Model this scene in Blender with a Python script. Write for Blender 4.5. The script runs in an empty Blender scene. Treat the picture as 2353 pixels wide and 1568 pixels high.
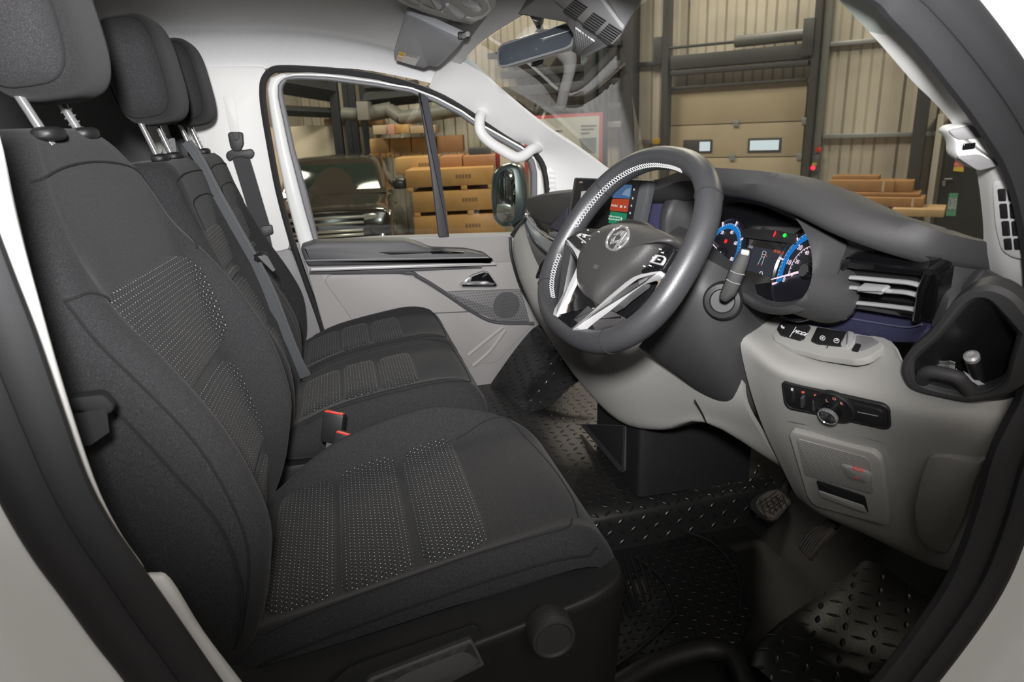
import bpy, bmesh, math, random
from mathutils import Vector, Matrix
random.seed(7)
scene = bpy.context.scene
COL = scene.collection
R = math.radians

# ------------------------------------------------------------------ camera
# the cab: X runs to the nose of the van, Y to the passenger side, Z up (metres)
FPX, CXP, CYP = 1582.0, 1176.5, 784.0
ROT = Matrix(((0.96947421, -0.11199129, 0.21812315),
              (-0.24149888, -0.28228666, 0.92843553),
              (-0.04240344, -0.9527708, -0.3007154)))
EYE = Vector((0.0, -1.65, 1.70))
cam_d = bpy.data.cameras.new('camera')
cam = bpy.data.objects.new('camera', cam_d)
COL.objects.link(cam)
cam_d.sensor_width = 36.0
cam_d.lens = 36.0 * FPX / 2353.0
cam_d.clip_start = 0.02
cam_d.dof.use_dof = True
cam_d.dof.focus_distance = 1.5
cam_d.dof.aperture_fstop = 7.1
m = Matrix.Identity(4)
for i in range(3):
    m[i][0] = ROT[i][0]; m[i][1] = -ROT[i][1]; m[i][2] = -ROT[i][2]; m[i][3] = EYE[i]
cam.matrix_world = m
scene.camera = cam

# ------------------------------------------------------------------ world, lamps, exposure
scene.view_settings.view_transform = 'Standard'
scene.view_settings.look = 'None'
scene.view_settings.gamma = 1.0
scene.view_settings.use_curve_mapping = False
scene.view_settings.exposure = 0.0
world = bpy.data.worlds.new('world'); scene.world = world
world.use_nodes = True
bg = world.node_tree.nodes['Background']
bg.inputs[0].default_value = (0.78, 0.82, 0.86, 1)
bg.inputs[1].default_value = 0.04

def area(name, loc, target, size, power, col=(1, 1, 1), spread=180, size_y=None):
    d = bpy.data.lights.new(name, 'AREA')
    d.shape = 'RECTANGLE' if size_y else 'DISK'
    d.size = size
    if size_y: d.size_y = size_y
    d.energy = power; d.color = col; d.spread = R(spread)
    o = bpy.data.objects.new(name, d); COL.objects.link(o)
    o.location = loc
    o.rotation_euler = (Vector(target) - Vector(loc)).to_track_quat('-Z', 'Y').to_euler()
    return o
# the photographer's flash, just above the lens, tilted up into the cab
fl = bpy.data.lights.new('flash', 'SPOT')
fl.energy = 310; fl.spot_size = R(98); fl.spot_blend = 1.0; fl.shadow_soft_size = 0.05; fl.color = (1.0, 0.985, 0.98)
flo = bpy.data.objects.new('flash', fl); COL.objects.link(flo)
flo.location = (-0.03, -1.72, 1.88)
flo.rotation_euler = (Vector((0.46, 0.8, 2.02)) - flo.location).to_track_quat('-Z', 'Y').to_euler()
# added soft fill outside the driver door, standing in for hall light
area('door_fill', (0.3, -3.4, 3.1), (0.1, 0.0, 1.5), 2.6, 36, (1.0, 0.95, 0.9), 180, 0.8)
# added fill light that lifts the dark rear cabin
area('rear_fill', (-1.35, 0.15, 2.03), (-1.35, 0.15, 0.0), 0.4, 3.5, (1.0, 0.97, 0.92))
# the hall's ceiling lamps, one added to brighten the passenger window view
for i, (x, y) in enumerate(((3.0, 5.0), (8.0, 3.0), (1.5, 9.0), (6.5, 8.0), (-2.5, 11.0), (-3.0, -4.0), (3.0, -5.0))):
    area('hall_lamp', (x, y, 5.6), (x, y, 0), 1.6, 240 if y > 0 else 25, (1.0, 0.89, 0.74))

# ------------------------------------------------------------------ measuring helpers
def ray(px, py):
    return ROT @ Vector((px - CXP, py - CYP, FPX))
def V(px, py, y):
    d = ray(px, py); return EYE + d * ((y - EYE.y) / d.y)
def VX(px, py, x):
    d = ray(px, py); return EYE + d * ((x - EYE.x) / d.x)
def VZ(px, py, z):
    d = ray(px, py); return EYE + d * ((z - EYE.z) / d.z)
class Plane:
    def __init__(s, p, n):
        s.p = Vector(p); s.n = Vector(n).normalized()
        if s.n.dot(EYE - s.p) < 0: s.n = -s.n
    def __call__(s, px, py, off=0.0):
        d = ray(px, py); p = s.p + s.n * off
        return EYE + d * ((p - EYE).dot(s.n) / d.dot(s.n))
    def many(s, pts, off=0.0):
        return [s(x, y, off) for x, y in pts]
def plane3(a, b, c):
    return Plane(a, (b - a).cross(c - a))

# ------------------------------------------------------------------ geometry helpers: geo = (verts, faces)
def join(*gs):
    v, f = [], []
    for g in gs:
        o = len(v); v += [Vector(p) for p in g[0]]; f += [tuple(i + o for i in q) for q in g[1]]
    return v, f
def crv(p, n=4, closed=False):
    p = [Vector(q) for q in p]; N = len(p)
    if N < 3 and not closed:
        return [p[0].lerp(p[1], i / n) for i in range(n)] + [p[1]]
    out = []
    for i in range(N if closed else N - 1):
        if closed: a, b, c, d = p[i - 1], p[i], p[(i + 1) % N], p[(i + 2) % N]
        else:
            b, c = p[i], p[i + 1]
            a = p[i - 1] if i else b * 2 - c
            d = p[i + 2] if i + 2 < N else c * 2 - b
        for k in range(n):
            t = k / n; t2 = t * t; t3 = t2 * t
            out.append((b * 2 + (c - a) * t + (a * 2 - b * 5 + c * 4 - d) * t2 + (b * 3 - a - c * 3 + d) * t3) * 0.5)
    if not closed: out.append(p[-1].copy())
    return out
def gridf(rows, cu=False, cv=False):
    nr, nc = len(rows), len(rows[0]); v = [Vector(p) for r in rows for p in r]; f = []
    for i in range(nr if cv else nr - 1):
        for j in range(nc if cu else nc - 1):
            a = i * nc + j; b = i * nc + (j + 1) % nc; c2 = ((i + 1) % nr) * nc + (j + 1) % nc; d = ((i + 1) % nr) * nc + j
            f.append((a, b, c2, d))
    return v, f
def dense(rows, nu=4, nv=4, cu=False, cv=False):
    r1 = [crv(r, nu, cu) for r in rows]
    cols = [crv([r[j] for r in r1], nv, cv) for j in range(len(r1[0]))]
    return [[c[i] for c in cols] for i in range(len(cols[0]))]
def patch(rows, nu=4, nv=4, thick=0.0, toward=None):
    """smooth sheet through the points; thick gives it a back face away from the viewer side"""
    D = dense(rows, nu, nv)
    g = gridf(D)
    if thick: g = thicken(D, thick)
    return g
def gnormals(D):
    nr, nc = len(D), len(D[0]); N = []
    for i in range(nr):
        row = []
        for j in range(nc):
            a = D[min(i + 1, nr - 1)][j] - D[max(i - 1, 0)][j]; b = D[i][min(j + 1, nc - 1)] - D[i][max(j - 1, 0)]
            n = a.cross(b)
            row.append(n.normalized() if n.length > 1e-12 else Vector((0, 0, 1)))
        N.append(row)
    ci, cj = nr // 2, nc // 2
    s = 1 if N[ci][cj].dot(EYE - D[ci][cj]) > 0 else -1
    return [[n * s for n in r] for r in N]
def thicken(D, t):
    N = gnormals(D); nr, nc = len(D), len(D[0])
    B = [[D[i][j] - N[i][j] * t for j in range(nc)] for i in range(nr)]
    v, f = gridf(D); v2, f2 = gridf(B); o = len(v)
    f += [tuple(i + o for i in reversed(q)) for q in f2]; v += v2
    def side(ids):
        for a, b in zip(ids[:-1], ids[1:]): f.append((a, b, b + o, a + o))
    side(list(range(nc))); side([(nr - 1) * nc + j for j in range(nc)])
    side([i * nc for i in range(nr)]); side([i * nc + nc - 1 for i in range(nr)])
    return v, f
def rc(pts, r=0.01, k=4):
    """round the corners of a closed outline"""
    P = [Vector(p) for p in pts]; out = []
    for i, p in enumerate(P):
        a = P[i - 1] - p; b = P[(i + 1) % len(P)] - p
        rr = min(r, a.length * 0.45, b.length * 0.45)
        s, e = p + a.normalized() * rr, p + b.normalized() * rr
        for q in range(k + 1):
            t = q / k; out.append(s * (1 - t) ** 2 + p * 2 * t * (1 - t) + e * t * t)
    return out
def resample(pts, n, closed=True):
    P = [Vector(p) for p in pts]
    if closed: P = P + [P[0]]
    L = [0]
    for a, b in zip(P[:-1], P[1:]): L.append(L[-1] + (b - a).length)
    out = []; j = 0
    for i in range(n):
        d = L[-1] * i / (n if closed else n - 1)
        while j < len(L) - 2 and L[j + 1] < d: j += 1
        s = L[j + 1] - L[j]; out.append(P[j].lerp(P[j + 1], (d - L[j]) / s if s else 0))
    return out
def basis(n):
    n = Vector(n).normalized(); a = Vector((0, 0, 1)) if abs(n.z) < 0.9 else Vector((1, 0, 0))
    u = a.cross(n).normalized(); return u, n.cross(u), n
def orient(pts, n):
    s = Vector()
    for a, b in zip(pts, pts[1:] + pts[:1]): s += a.cross(b)
    return pts if s.dot(n) > 0 else pts[::-1]
def inset(pts, n, d):
    N = len(pts); out = []
    for i in range(N):
        a, p, b = pts[i - 1], pts[i], pts[(i + 1) % N]
        e1, e2 = (p - a), (b - p)
        if e1.length < 1e-9: e1 = e2
        if e2.length < 1e-9: e2 = e1
        n1 = n.cross(e1.normalized()); n2 = n.cross(e2.normalized())
        mm = n1 + n2
        if mm.length < 1e-6: mm = n1
        mm.normalize(); c = max(0.5, mm.dot(n1)); out.append(p + mm * (d / c))
    return out
def slab(pts, n, depth, bev=0.002, up=0.0):
    """solid plate: outline = its front face, depth behind it, bevelled front edge"""
    n = Vector(n).normalized(); P = orient([Vector(p) + n * up for p in pts], n); N = len(P)
    rings = [[p - n * depth for p in P]]
    if bev > 0:
        rings += [[p - n * bev for p in P], [p - n * bev * 0.3 for p in inset(P, n, bev * 0.3)], inset(P, n, bev)]
    else: rings += [P]
    v = [p for r in rings for p in r]; f = [tuple(range(N - 1, -1, -1))]
    for k in range(len(rings) - 1):
        for i in range(N):
            j = (i + 1) % N; f.append((k * N + i, k * N + j, (k + 1) * N + j, (k + 1) * N + i))
    f.append(tuple(range((len(rings) - 1) * N, len(rings) * N)))
    return v, f
def ring(outer, inner, n, depth, k=64, bev=0.002, align=True):
    """flat frame between two outlines"""
    n = Vector(n).normalized()
    O = orient(resample(outer, k), n); I = orient(resample(inner, k), n)
    if align:
        s = min(range(k), key=lambda s: sum((O[i] - I[(i + s) % k]).length for i in range(0, k, 4)))
        I = I[s:] + I[:s]
    O2, I2 = inset(O, n, bev), inset(I, n, -bev)
    rings = [[p - n * depth for p in O], [p - n * bev for p in O], O2, I2, [p - n * bev for p in I], [p - n * depth for p in I]]
    return gridf(rings, cu=True, cv=True)
def tube(path, r=0.005, seg=8, closed=False, flat=None, up=None, cap=True):
    P = [Vector(p) for p in path]; N = len(P); rings = []; prev = None
    for i, p in enumerate(P):
        t = (P[(i + 1) % N] - P[i - 1]) if closed else (P[min(i + 1, N - 1)] - P[max(i - 1, 0)])
        t = t.normalized() if t.length > 1e-9 else Vector((0, 0, 1))
        if up is not None: a = Vector(up[i] if isinstance(up, list) else up)
        elif prev is None: a = Vector((0, 0, 1)) if abs(t.z) < 0.9 else Vector((1, 0, 0))
        else: a = prev
        u = a - t * a.dot(t)
        u = u.normalized() if u.length > 1e-6 else basis(t)[0]
        w = t.cross(u); prev = u
        ri = r[i] if isinstance(r, (list, tuple)) else r
        ru, rw = (ri * flat[0], ri * flat[1]) if flat else (ri, ri)
        rings.append([p + u * math.cos(2 * math.pi * k / seg) * ru + w * math.sin(2 * math.pi * k / seg) * rw for k in range(seg)])
    v, f = gridf(rings, cu=True, cv=closed)
    if not closed and cap:
        f.append(tuple(range(seg - 1, -1, -1))); f.append(tuple((N - 1) * seg + k for k in range(seg)))
    return v, f
def strip(path, wide, thick):
    """flat strap: path points, width vectors, thickness"""
    rings = []; N = len(path)
    for i, p in enumerate(path):
        p = Vector(p); w = Vector(wide[i] if isinstance(wide, list) else wide)
        t = Vector(path[min(i + 1, N - 1)]) - Vector(path[max(i - 1, 0)])
        n = t.cross(w).normalized() * thick * 0.5
        rings.append([p - w / 2 - n, p + w / 2 - n, p + w / 2 + n, p - w / 2 + n])
    v, f = gridf(rings, cu=True)
    f.append((3, 2, 1, 0)); f.append(tuple((N - 1) * 4 + k for k in range(4)))
    return v, f
def lathe(prof, origin, axis, seg=32, arc=None):
    u, w, n = basis(axis); o = Vector(origin)
    rings = [[o + n * h + (u * math.cos(2 * math.pi * k / seg) + w * math.sin(2 * math.pi * k / seg)) * r for k in range(seg)] for r, h in prof]
    v, f = gridf(rings, cu=True)
    f.append(tuple(range(seg - 1, -1, -1))); f.append(tuple((len(prof) - 1) * seg + k for k in range(seg)))
    return v, f
def box(c, s, ax=None, bev=0.003):
    """s = full sizes along ax (u, v, n); bevelled on the n+ side and by mesh otherwise"""
    if ax is None: ax = (Vector((1, 0, 0)), Vector((0, 1, 0)), Vector((0, 0, 1)))
    u, v, n = [Vector(a) for a in ax]; c = Vector(c); bm = bmesh.new()
    vs = []
    for dz in (-.5, .5):
        for dx, dy in ((-.5, -.5), (.5, -.5), (.5, .5), (-.5, .5)):
            vs.append(bm.verts.new(c + u * dx * s[0] + v * dy * s[1] + n * dz * s[2]))
    for q in ((0, 3, 2, 1), (4, 5, 6, 7), (0, 1, 5, 4), (1, 2, 6, 5), (2, 3, 7, 6), (3, 0, 4, 7)):
        bm.faces.new([vs[i] for i in q])
    if bev: bmesh.ops.bevel(bm, geom=bm.edges[:], offset=min(bev, min(s) * 0.45), segments=2, profile=0.5, affect='EDGES')
    bm.verts.index_update()
    g = ([p.co.copy() for p in bm.verts], [tuple(p.index for p in fc.verts) for fc in bm.faces]); bm.free()
    return g
def sup(c, ax, h, e1=3.0, e2=3.0, nu=40, nv=24):
    """rounded cushion block: a superellipsoid"""
    u, v, n = [Vector(a) for a in ax]; c = Vector(c)
    def pw(x, e): return math.copysign(abs(x) ** (2.0 / e), x)
    rows = []
    for i in range(nv + 1):
        ph = -math.pi / 2 + math.pi * i / nv
        rows.append([c + u * (h[0] * pw(math.cos(ph), e1) * pw(math.cos(2 * math.pi * k / nu), e2)) + v * (h[1] * pw(math.cos(ph), e1) * pw(math.sin(2 * math.pi * k / nu), e2)) + n * (h[2] * pw(math.sin(ph), e1)) for k in range(nu)])
    return gridf(rows, cu=True)

from mathutils.bvhtree import BVHTree
import numpy as np
def plane_on(geos, pts, lift=0.0015, full=1.0):
    """plane lying on a built surface where the given outline falls"""
    v, f = join(*geos); bv = BVHTree.FromPolygons([tuple(p) for p in v], f)
    h = []
    for a, b in pts:
        d = ray(a, b).normalized(); q = bv.ray_cast(EYE, d)
        if q[0] is not None: h.append(q[0])
    A = np.array([tuple(p) for p in h]); c = A.mean(0); n = np.linalg.svd(A - c)[2][2]
    P = Plane(Vector(c), Vector(n))
    m_ = max((p - P.p).dot(P.n) for p in h)
    P.p = P.p + P.n * (m_ * full + lift)
    return P
# ------------------------------------------------------------------ objects
def base(o):
    p = Vector()
    while o: p += o.location; o = o.parent
    return p
def tagged(o, label=None, cat=None, group=None, kind=None):
    if label: o['label'] = label
    if cat: o['category'] = cat
    if group: o['group'] = group
    if kind: o['kind'] = kind
    return o
def thing(name, label, cat, loc=(0, 0, 0), group=None, kind=None):
    o = bpy.data.objects.new(name, None); COL.objects.link(o); o.location = loc
    o.empty_display_size = 0.05
    return tagged(o, label, cat, group, kind)
def mk(name, geo, mat, parent=None, sharp=38, uv=None, label=None, cat=None, group=None, kind=None, origin=None):
    vs, fs = geo
    b = base(parent) if parent else (Vector(origin) if origin is not None else Vector())
    me = bpy.data.meshes.new(name)
    me.from_pydata([tuple(Vector(p) - b) for p in vs], [], [tuple(f) for f in fs])
    bm = bmesh.new(); bm.from_mesh(me)
    bmesh.ops.remove_doubles(bm, verts=bm.verts, dist=1e-6)
    bmesh.ops.dissolve_degenerate(bm, edges=bm.edges, dist=1e-7)
    bmesh.ops.recalc_face_normals(bm, faces=bm.faces)
    bm.to_mesh(me); bm.free()
    me.materials.append(mat)
    me.polygons.foreach_set('use_smooth', [True] * len(me.polygons))
    me.set_sharp_from_angle(angle=R(sharp))
    if uv:
        l = me.uv_layers.new(name='UVMap')
        for lp in me.loops:
            l.data[lp.index].uv = uv(me.vertices[lp.vertex_index].co + b)
    o = bpy.data.objects.new(name, me); COL.objects.link(o)
    if parent: o.parent = parent
    else: o.location = b
    return tagged(o, label, cat, group, kind)
def struct(name, geo, mat, sharp=38, uv=None, label=None, cat=None):
    return mk(name, geo, mat, None, sharp, uv, label, cat, None, 'structure')
def copy_tree(o, parent=None, offset=None):
    c = o.copy(); COL.objects.link(c)
    if parent: c.parent = parent
    if offset is not None: c.location = o.location + Vector(offset)
    for ch in list(o.children): copy_tree(ch, c)
    return c
def text_geo(s, origin, right, up, size, align='CENTER', depth=0.0006, shear=0.0, spacing=1.0):
    cu = bpy.data.curves.new('text', 'FONT'); cu.body = s; cu.size = size; cu.align_x = align; cu.align_y = 'CENTER'
    cu.extrude = depth / 2; cu.resolution_u = 3; cu.shear = shear; cu.space_character = spacing
    o = bpy.data.objects.new('text', cu); COL.objects.link(o)
    dg = bpy.context.evaluated_depsgraph_get(); dg.update()
    me = bpy.data.meshes.new_from_object(o.evaluated_get(dg))
    u = Vector(right).normalized(); w = Vector(up); w = (w - u * w.dot(u)).normalized(); n = u.cross(w); org = Vector(origin)
    g = ([org + u * v.co.x + w * v.co.y + n * (v.co.z + depth / 2) for v in me.vertices], [tuple(p.vertices) for p in me.polygons])
    bpy.data.objects.remove(o); bpy.data.curves.remove(cu); bpy.data.meshes.remove(me)
    return g

# ------------------------------------------------------------------ materials
def M(name, col, rough=0.5, metal=0.0, spec=0.5, bump=None, noise=None, coat=0.0, emis=None, sheen=0.0, fleck=None, trans=0.0, alpha=1.0, ior=1.5):
    ma = bpy.data.materials.new(name); ma.use_nodes = True; nt = ma.node_tree
    b = nt.nodes['Principled BSDF']; L = nt.links.new
    b.inputs['Base Color'].default_value = (*col, 1); b.inputs['Roughness'].default_value = rough
    b.inputs['Metallic'].default_value = metal; b.inputs['Specular IOR Level'].default_value = spec
    b.inputs['Coat Weight'].default_value = coat; b.inputs['Coat Roughness'].default_value = 0.05
    b.inputs['Sheen Weight'].default_value = sheen; b.inputs['Sheen Roughness'].default_value = 0.5
    b.inputs['Transmission Weight'].default_value = trans; b.inputs['Alpha'].default_value = alpha; b.inputs['IOR'].default_value = ior
    if emis:
        b.inputs['Emission Color'].default_value = (*emis[0], 1); b.inputs['Emission Strength'].default_value = emis[1]
    tc = nt.nodes.new('ShaderNodeTexCoord')
    if bump:
        n = nt.nodes.new('ShaderNodeTexNoise'); n.inputs['Scale'].default_value = bump[0]; n.inputs['Detail'].default_value = 3
        L(tc.outputs['Object'], n.inputs['Vector'])
        bp = nt.nodes.new('ShaderNodeBump'); bp.inputs['Strength'].default_value = bump[1]; bp.inputs['Distance'].default_value = bump[2] if len(bump) > 2 else 0.001
        L(n.outputs['Fac'], bp.inputs['Height']); L(bp.outputs['Normal'], b.inputs['Normal'])
    if noise or fleck:
        n2 = nt.nodes.new('ShaderNodeTexNoise'); n2.inputs['Scale'].default_value = (noise or fleck)[0]; n2.inputs['Detail'].default_value = 5
        L(tc.outputs['Object'], n2.inputs['Vector'])
        rp = nt.nodes.new('ShaderNodeValToRGB'); a = (noise or fleck)[1]
        if noise:
            rp.color_ramp.elements[0].position = 0.3; rp.color_ramp.elements[1].position = 0.7
            rp.color_ramp.elements[0].color = (*[c * (1 - a) for c in col], 1); rp.color_ramp.elements[1].color = (*[min(1, c * (1 + a)) for c in col], 1)
        else:
            rp.color_ramp.elements[0].position = 0.45; rp.color_ramp.elements[1].position = 0.72
            rp.color_ramp.elements[0].color = (*col, 1); rp.color_ramp.elements[1].color = (*[min(1, c * (1 + a)) for c in col], 1)
        L(n2.outputs['Fac'], rp.inputs['Fac']); L(rp.outputs['Color'], b.inputs['Base Color'])
    return ma
def mathn(nt, op, a, b=None, c=None):
    n = nt.nodes.new('ShaderNodeMath'); n.operation = op
    for i, x in enumerate((a, b, c)):
        if x is None: continue
        if isinstance(x, (int, float)): n.inputs[i].default_value = x
        else: nt.links.new(x, n.inputs[i])
    return n.outputs[0]
def uvxy(nt, sx, sy):
    tc = nt.nodes.new('ShaderNodeUVMap'); tc.uv_map = 'UVMap'
    sp = nt.nodes.new('ShaderNodeSeparateXYZ'); nt.links.new(tc.outputs['UV'], sp.inputs[0])
    return mathn(nt, 'MULTIPLY', sp.outputs[0], sx), mathn(nt, 'MULTIPLY', sp.outputs[1], sy)
def cells(nt, sx, sy, stagger=True):
    """cell coordinates in -0.5..0.5, with every other row shifted"""
    x, y = uvxy(nt, sx, sy)
    row = mathn(nt, 'FLOOR', y)
    if stagger: x = mathn(nt, 'ADD', x, mathn(nt, 'MULTIPLY', mathn(nt, 'FLOORED_MODULO', row, 2.0), 0.5))
    return mathn(nt, 'SUBTRACT', mathn(nt, 'FRACT', x), 0.5), mathn(nt, 'SUBTRACT', mathn(nt, 'FRACT', y), 0.5), x, y
def dotted(name, col, dot, pitch=(0.0104, 0.0084), r=0.085, rough=0.9):
    """woven seat cloth with a staggered grid of pale dots"""
    ma = M(name, col, rough, sheen=0.05, spec=0.2); nt = ma.node_tree; b = nt.nodes['Principled BSDF']
    cx, cy, x, y = cells(nt, 1 / pitch[0], 1 / pitch[1])
    ax = pitch[0] / pitch[1]
    d = mathn(nt, 'SQRT', mathn(nt, 'ADD', mathn(nt, 'POWER', mathn(nt, 'MULTIPLY', cx, ax), 2.0), mathn(nt, 'POWER', cy, 2.0)))
    mask = mathn(nt, 'LESS_THAN', d, r)
    s1 = mathn(nt, 'ABSOLUTE', mathn(nt, 'SINE', mathn(nt, 'MULTIPLY', mathn(nt, 'ADD', x, mathn(nt, 'MULTIPLY', y, 0.5)), math.pi)))
    s2 = mathn(nt, 'ABSOLUTE', mathn(nt, 'SINE', mathn(nt, 'MULTIPLY', mathn(nt, 'SUBTRACT', x, mathn(nt, 'MULTIPLY', y, 0.5)), math.pi)))
    weave = mathn(nt, 'MULTIPLY', s1, s2)
    mx = nt.nodes.new('ShaderNodeMix'); mx.data_type = 'RGBA'
    mx.inputs[6].default_value = (*[c * 0.45 for c in col], 1); mx.inputs[7].default_value = (*[c * 1.55 for c in col], 1)
    nt.links.new(weave, mx.inputs[0])
    m2 = nt.nodes.new('ShaderNodeMix'); m2.data_type = 'RGBA'
    nt.links.new(mask, m2.inputs[0]); nt.links.new(mx.outputs[2], m2.inputs[6]); m2.inputs[7].default_value = (*dot, 1)
    nt.links.new(m2.outputs[2], b.inputs['Base Color'])
    bp = nt.nodes.new('ShaderNodeBump'); bp.inputs['Strength'].default_value = 0.3; bp.inputs['Distance'].default_value = 0.001
    nt.links.new(weave, bp.inputs['Height']); nt.links.new(bp.outputs['Normal'], b.inputs['Normal'])
    return ma
def treadplate(name, col, pitch=0.034, rough=0.32, spec=0.5):
    """moulded tread-plate rubber: lens-shaped studs, alternating direction"""
    ma = M(name, col, rough, spec=spec); nt = ma.node_tree; b = nt.nodes['Principled BSDF']
    cx, cy, x, y = cells(nt, 1 / pitch, 1 / pitch, False)
    par = mathn(nt, 'FLOORED_MODULO', mathn(nt, 'ADD', mathn(nt, 'FLOOR', x), mathn(nt, 'FLOOR', y)), 2.0)
    a = mathn(nt, 'ADD', cx, cy); d = mathn(nt, 'SUBTRACT', cx, cy)
    npar = mathn(nt, 'SUBTRACT', 1.0, par)
    lo = mathn(nt, 'ADD', mathn(nt, 'MULTIPLY', a, par), mathn(nt, 'MULTIPLY', d, npar))
    sh = mathn(nt, 'ADD', mathn(nt, 'MULTIPLY', d, par), mathn(nt, 'MULTIPLY', a, npar))
    e = mathn(nt, 'ADD', mathn(nt, 'POWER', mathn(nt, 'MULTIPLY', lo, 1.75), 2.0), mathn(nt, 'MULTIPLY', mathn(nt, 'ABSOLUTE', sh), 5.0))
    h = mathn(nt, 'MAXIMUM', mathn(nt, 'SUBTRACT', 1.0, e), 0.0)
    h = mathn(nt, 'POWER', h, 0.6)
    bp = nt.nodes.new('ShaderNodeBump'); bp.inputs['Strength'].default_value = 1.0; bp.inputs['Distance'].default_value = 0.0028
    n = nt.nodes.new('ShaderNodeTexNoise'); n.inputs['Scale'].default_value = 260
    tc = nt.nodes.new('ShaderNodeTexCoord'); nt.links.new(tc.outputs['Object'], n.inputs['Vector'])
    hh = mathn(nt, 'ADD', h, mathn(nt, 'MULTIPLY', n.outputs['Fac'], 0.09))
    nt.links.new(hh, bp.inputs['Height']); nt.links.new(bp.outputs['Normal'], b.inputs['Normal'])
    return ma
def pimples(name, col, pitch=0.006, r=0.33, depth=0.0008, dark=0.7, rough=0.6):
    """plastic grille dimpled with a grid of small round pits"""
    ma = M(name, col, rough); nt = ma.node_tree; b = nt.nodes['Principled BSDF']
    cx, cy, x, y = cells(nt, 1 / pitch, 1 / pitch)
    d = mathn(nt, 'SQRT', mathn(nt, 'ADD', mathn(nt, 'POWER', cx, 2.0), mathn(nt, 'POWER', cy, 2.0)))
    mask = mathn(nt, 'LESS_THAN', d, r)
    m2 = nt.nodes.new('ShaderNodeMix'); m2.data_type = 'RGBA'; nt.links.new(mask, m2.inputs[0])
    m2.inputs[6].default_value = (*col, 1); m2.inputs[7].default_value = (*[c * dark for c in col], 1)
    nt.links.new(m2.outputs[2], b.inputs['Base Color'])
    bp = nt.nodes.new('ShaderNodeBump'); bp.inputs['Strength'].default_value = 0.8; bp.inputs['Distance'].default_value = depth
    nt.links.new(mathn(nt, 'MINIMUM', d, r), bp.inputs['Height']); nt.links.new(bp.outputs['Normal'], b.inputs['Normal'])
    return ma
def glass(name, tint=(0.93, 0.97, 0.95), f0=0.03, rough=0.0):
    """thin pane: clear with a fresnel reflection"""
    ma = bpy.data.materials.new(name); ma.use_nodes = True; nt = ma.node_tree
    nt.nodes.remove(nt.nodes['Principled BSDF']); out = nt.nodes['Material Output']
    t = nt.nodes.new('ShaderNodeBsdfTransparent'); t.inputs[0].default_value = (*tint, 1)
    g = nt.nodes.new('ShaderNodeBsdfGlossy'); g.inputs['Roughness'].default_value = rough
    ge = nt.nodes.new('ShaderNodeNewGeometry'); dt = nt.nodes.new('ShaderNodeVectorMath'); dt.operation = 'DOT_PRODUCT'
    nt.links.new(ge.outputs['Incoming'], dt.inputs[0]); nt.links.new(ge.outputs['Normal'], dt.inputs[1])
    k = mathn(nt, 'POWER', mathn(nt, 'SUBTRACT', 1.0, mathn(nt, 'ABSOLUTE', dt.outputs['Value'])), 5.0)
    fr_ = mathn(nt, 'ADD', mathn(nt, 'MULTIPLY', k, 1.0 - f0), f0)
    mx = nt.nodes.new('ShaderNodeMixShader')
    nt.links.new(fr_, mx.inputs[0]); nt.links.new(t.outputs[0], mx.inputs[1]); nt.links.new(g.outputs[0], mx.inputs[2]); nt.links.new(mx.outputs[0], out.inputs[0])
    return ma
def ribbed(name, col, period, axis=0, rough=0.6, dist=0.02, sharp=3.0, noise=0.12):
    """profiled sheet: ribs along the UV v axis"""
    ma = M(name, col, rough, noise=(1.5, noise)); nt = ma.node_tree; b = nt.nodes['Principled BSDF']
    x, y = uvxy(nt, 1 / period, 1 / period)
    s = mathn(nt, 'SINE', mathn(nt, 'MULTIPLY', (x, y)[axis], 2 * math.pi))
    h = mathn(nt, 'MINIMUM', mathn(nt, 'MAXIMUM', mathn(nt, 'MULTIPLY', s, sharp), -1.0), 1.0)
    bp = nt.nodes.new('ShaderNodeBump'); bp.inputs['Strength'].default_value = 1.0; bp.inputs['Distance'].default_value = dist
    nt.links.new(h, bp.inputs['Height']); nt.links.new(bp.outputs['Normal'], b.inputs['Normal'])
    return ma
def glow(name, col, s=1.0):
    return M(name, (0, 0, 0), 0.5, emis=(col, s), spec=0.1)

cloth = M('black_seat_cloth', (0.021, 0.0208, 0.022), 0.95, sheen=0.06, spec=0.12, fleck=(900, 1.5), bump=(900, 0.3, 0.0005))
cloth_dot = dotted('dotted_seat_cloth', (0.030, 0.030, 0.032), (0.80, 0.81, 0.80))
seam_m = M('dark_seam_thread', (0.008, 0.008, 0.009), 0.9)
blk = M('black_grained_plastic', (0.013, 0.013, 0.0135), 0.52, bump=(900, 0.25, 0.0004))
blk_soft = M('charcoal_soft_plastic', (0.040, 0.0395, 0.041), 0.62, bump=(520, 0.35, 0.0006))
blk_gloss = M('gloss_black_plastic', (0.006, 0.006, 0.007), 0.08, coat=0.5)
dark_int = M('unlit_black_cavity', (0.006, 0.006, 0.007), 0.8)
char_door = M('charcoal_door_trim', (0.062, 0.061, 0.066), 0.55, bump=(600, 0.3, 0.0005))
leather = M('black_leather', (0.033, 0.034, 0.037), 0.42, bump=(420, 0.28, 0.0006))
leather_grain = M('coarse_black_leather_grain', (0.034, 0.033, 0.033), 0.46, bump=(650, 0.5, 0.0008))
grey_pl = M('light_grey_dash_plastic', (0.33, 0.325, 0.31), 0.55, bump=(480, 0.22, 0.0006))
grey_door = M('warm_grey_door_plastic', (0.30, 0.29, 0.285), 0.58, bump=(480, 0.2, 0.0006))
grey_mid = M('mid_grey_plastic', (0.20, 0.198, 0.20), 0.55, bump=(480, 0.2, 0.0006))
trim_pl = M('pale_grey_pillar_plastic', (0.68, 0.68, 0.67), 0.5, bump=(500, 0.15, 0.0005))
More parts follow.
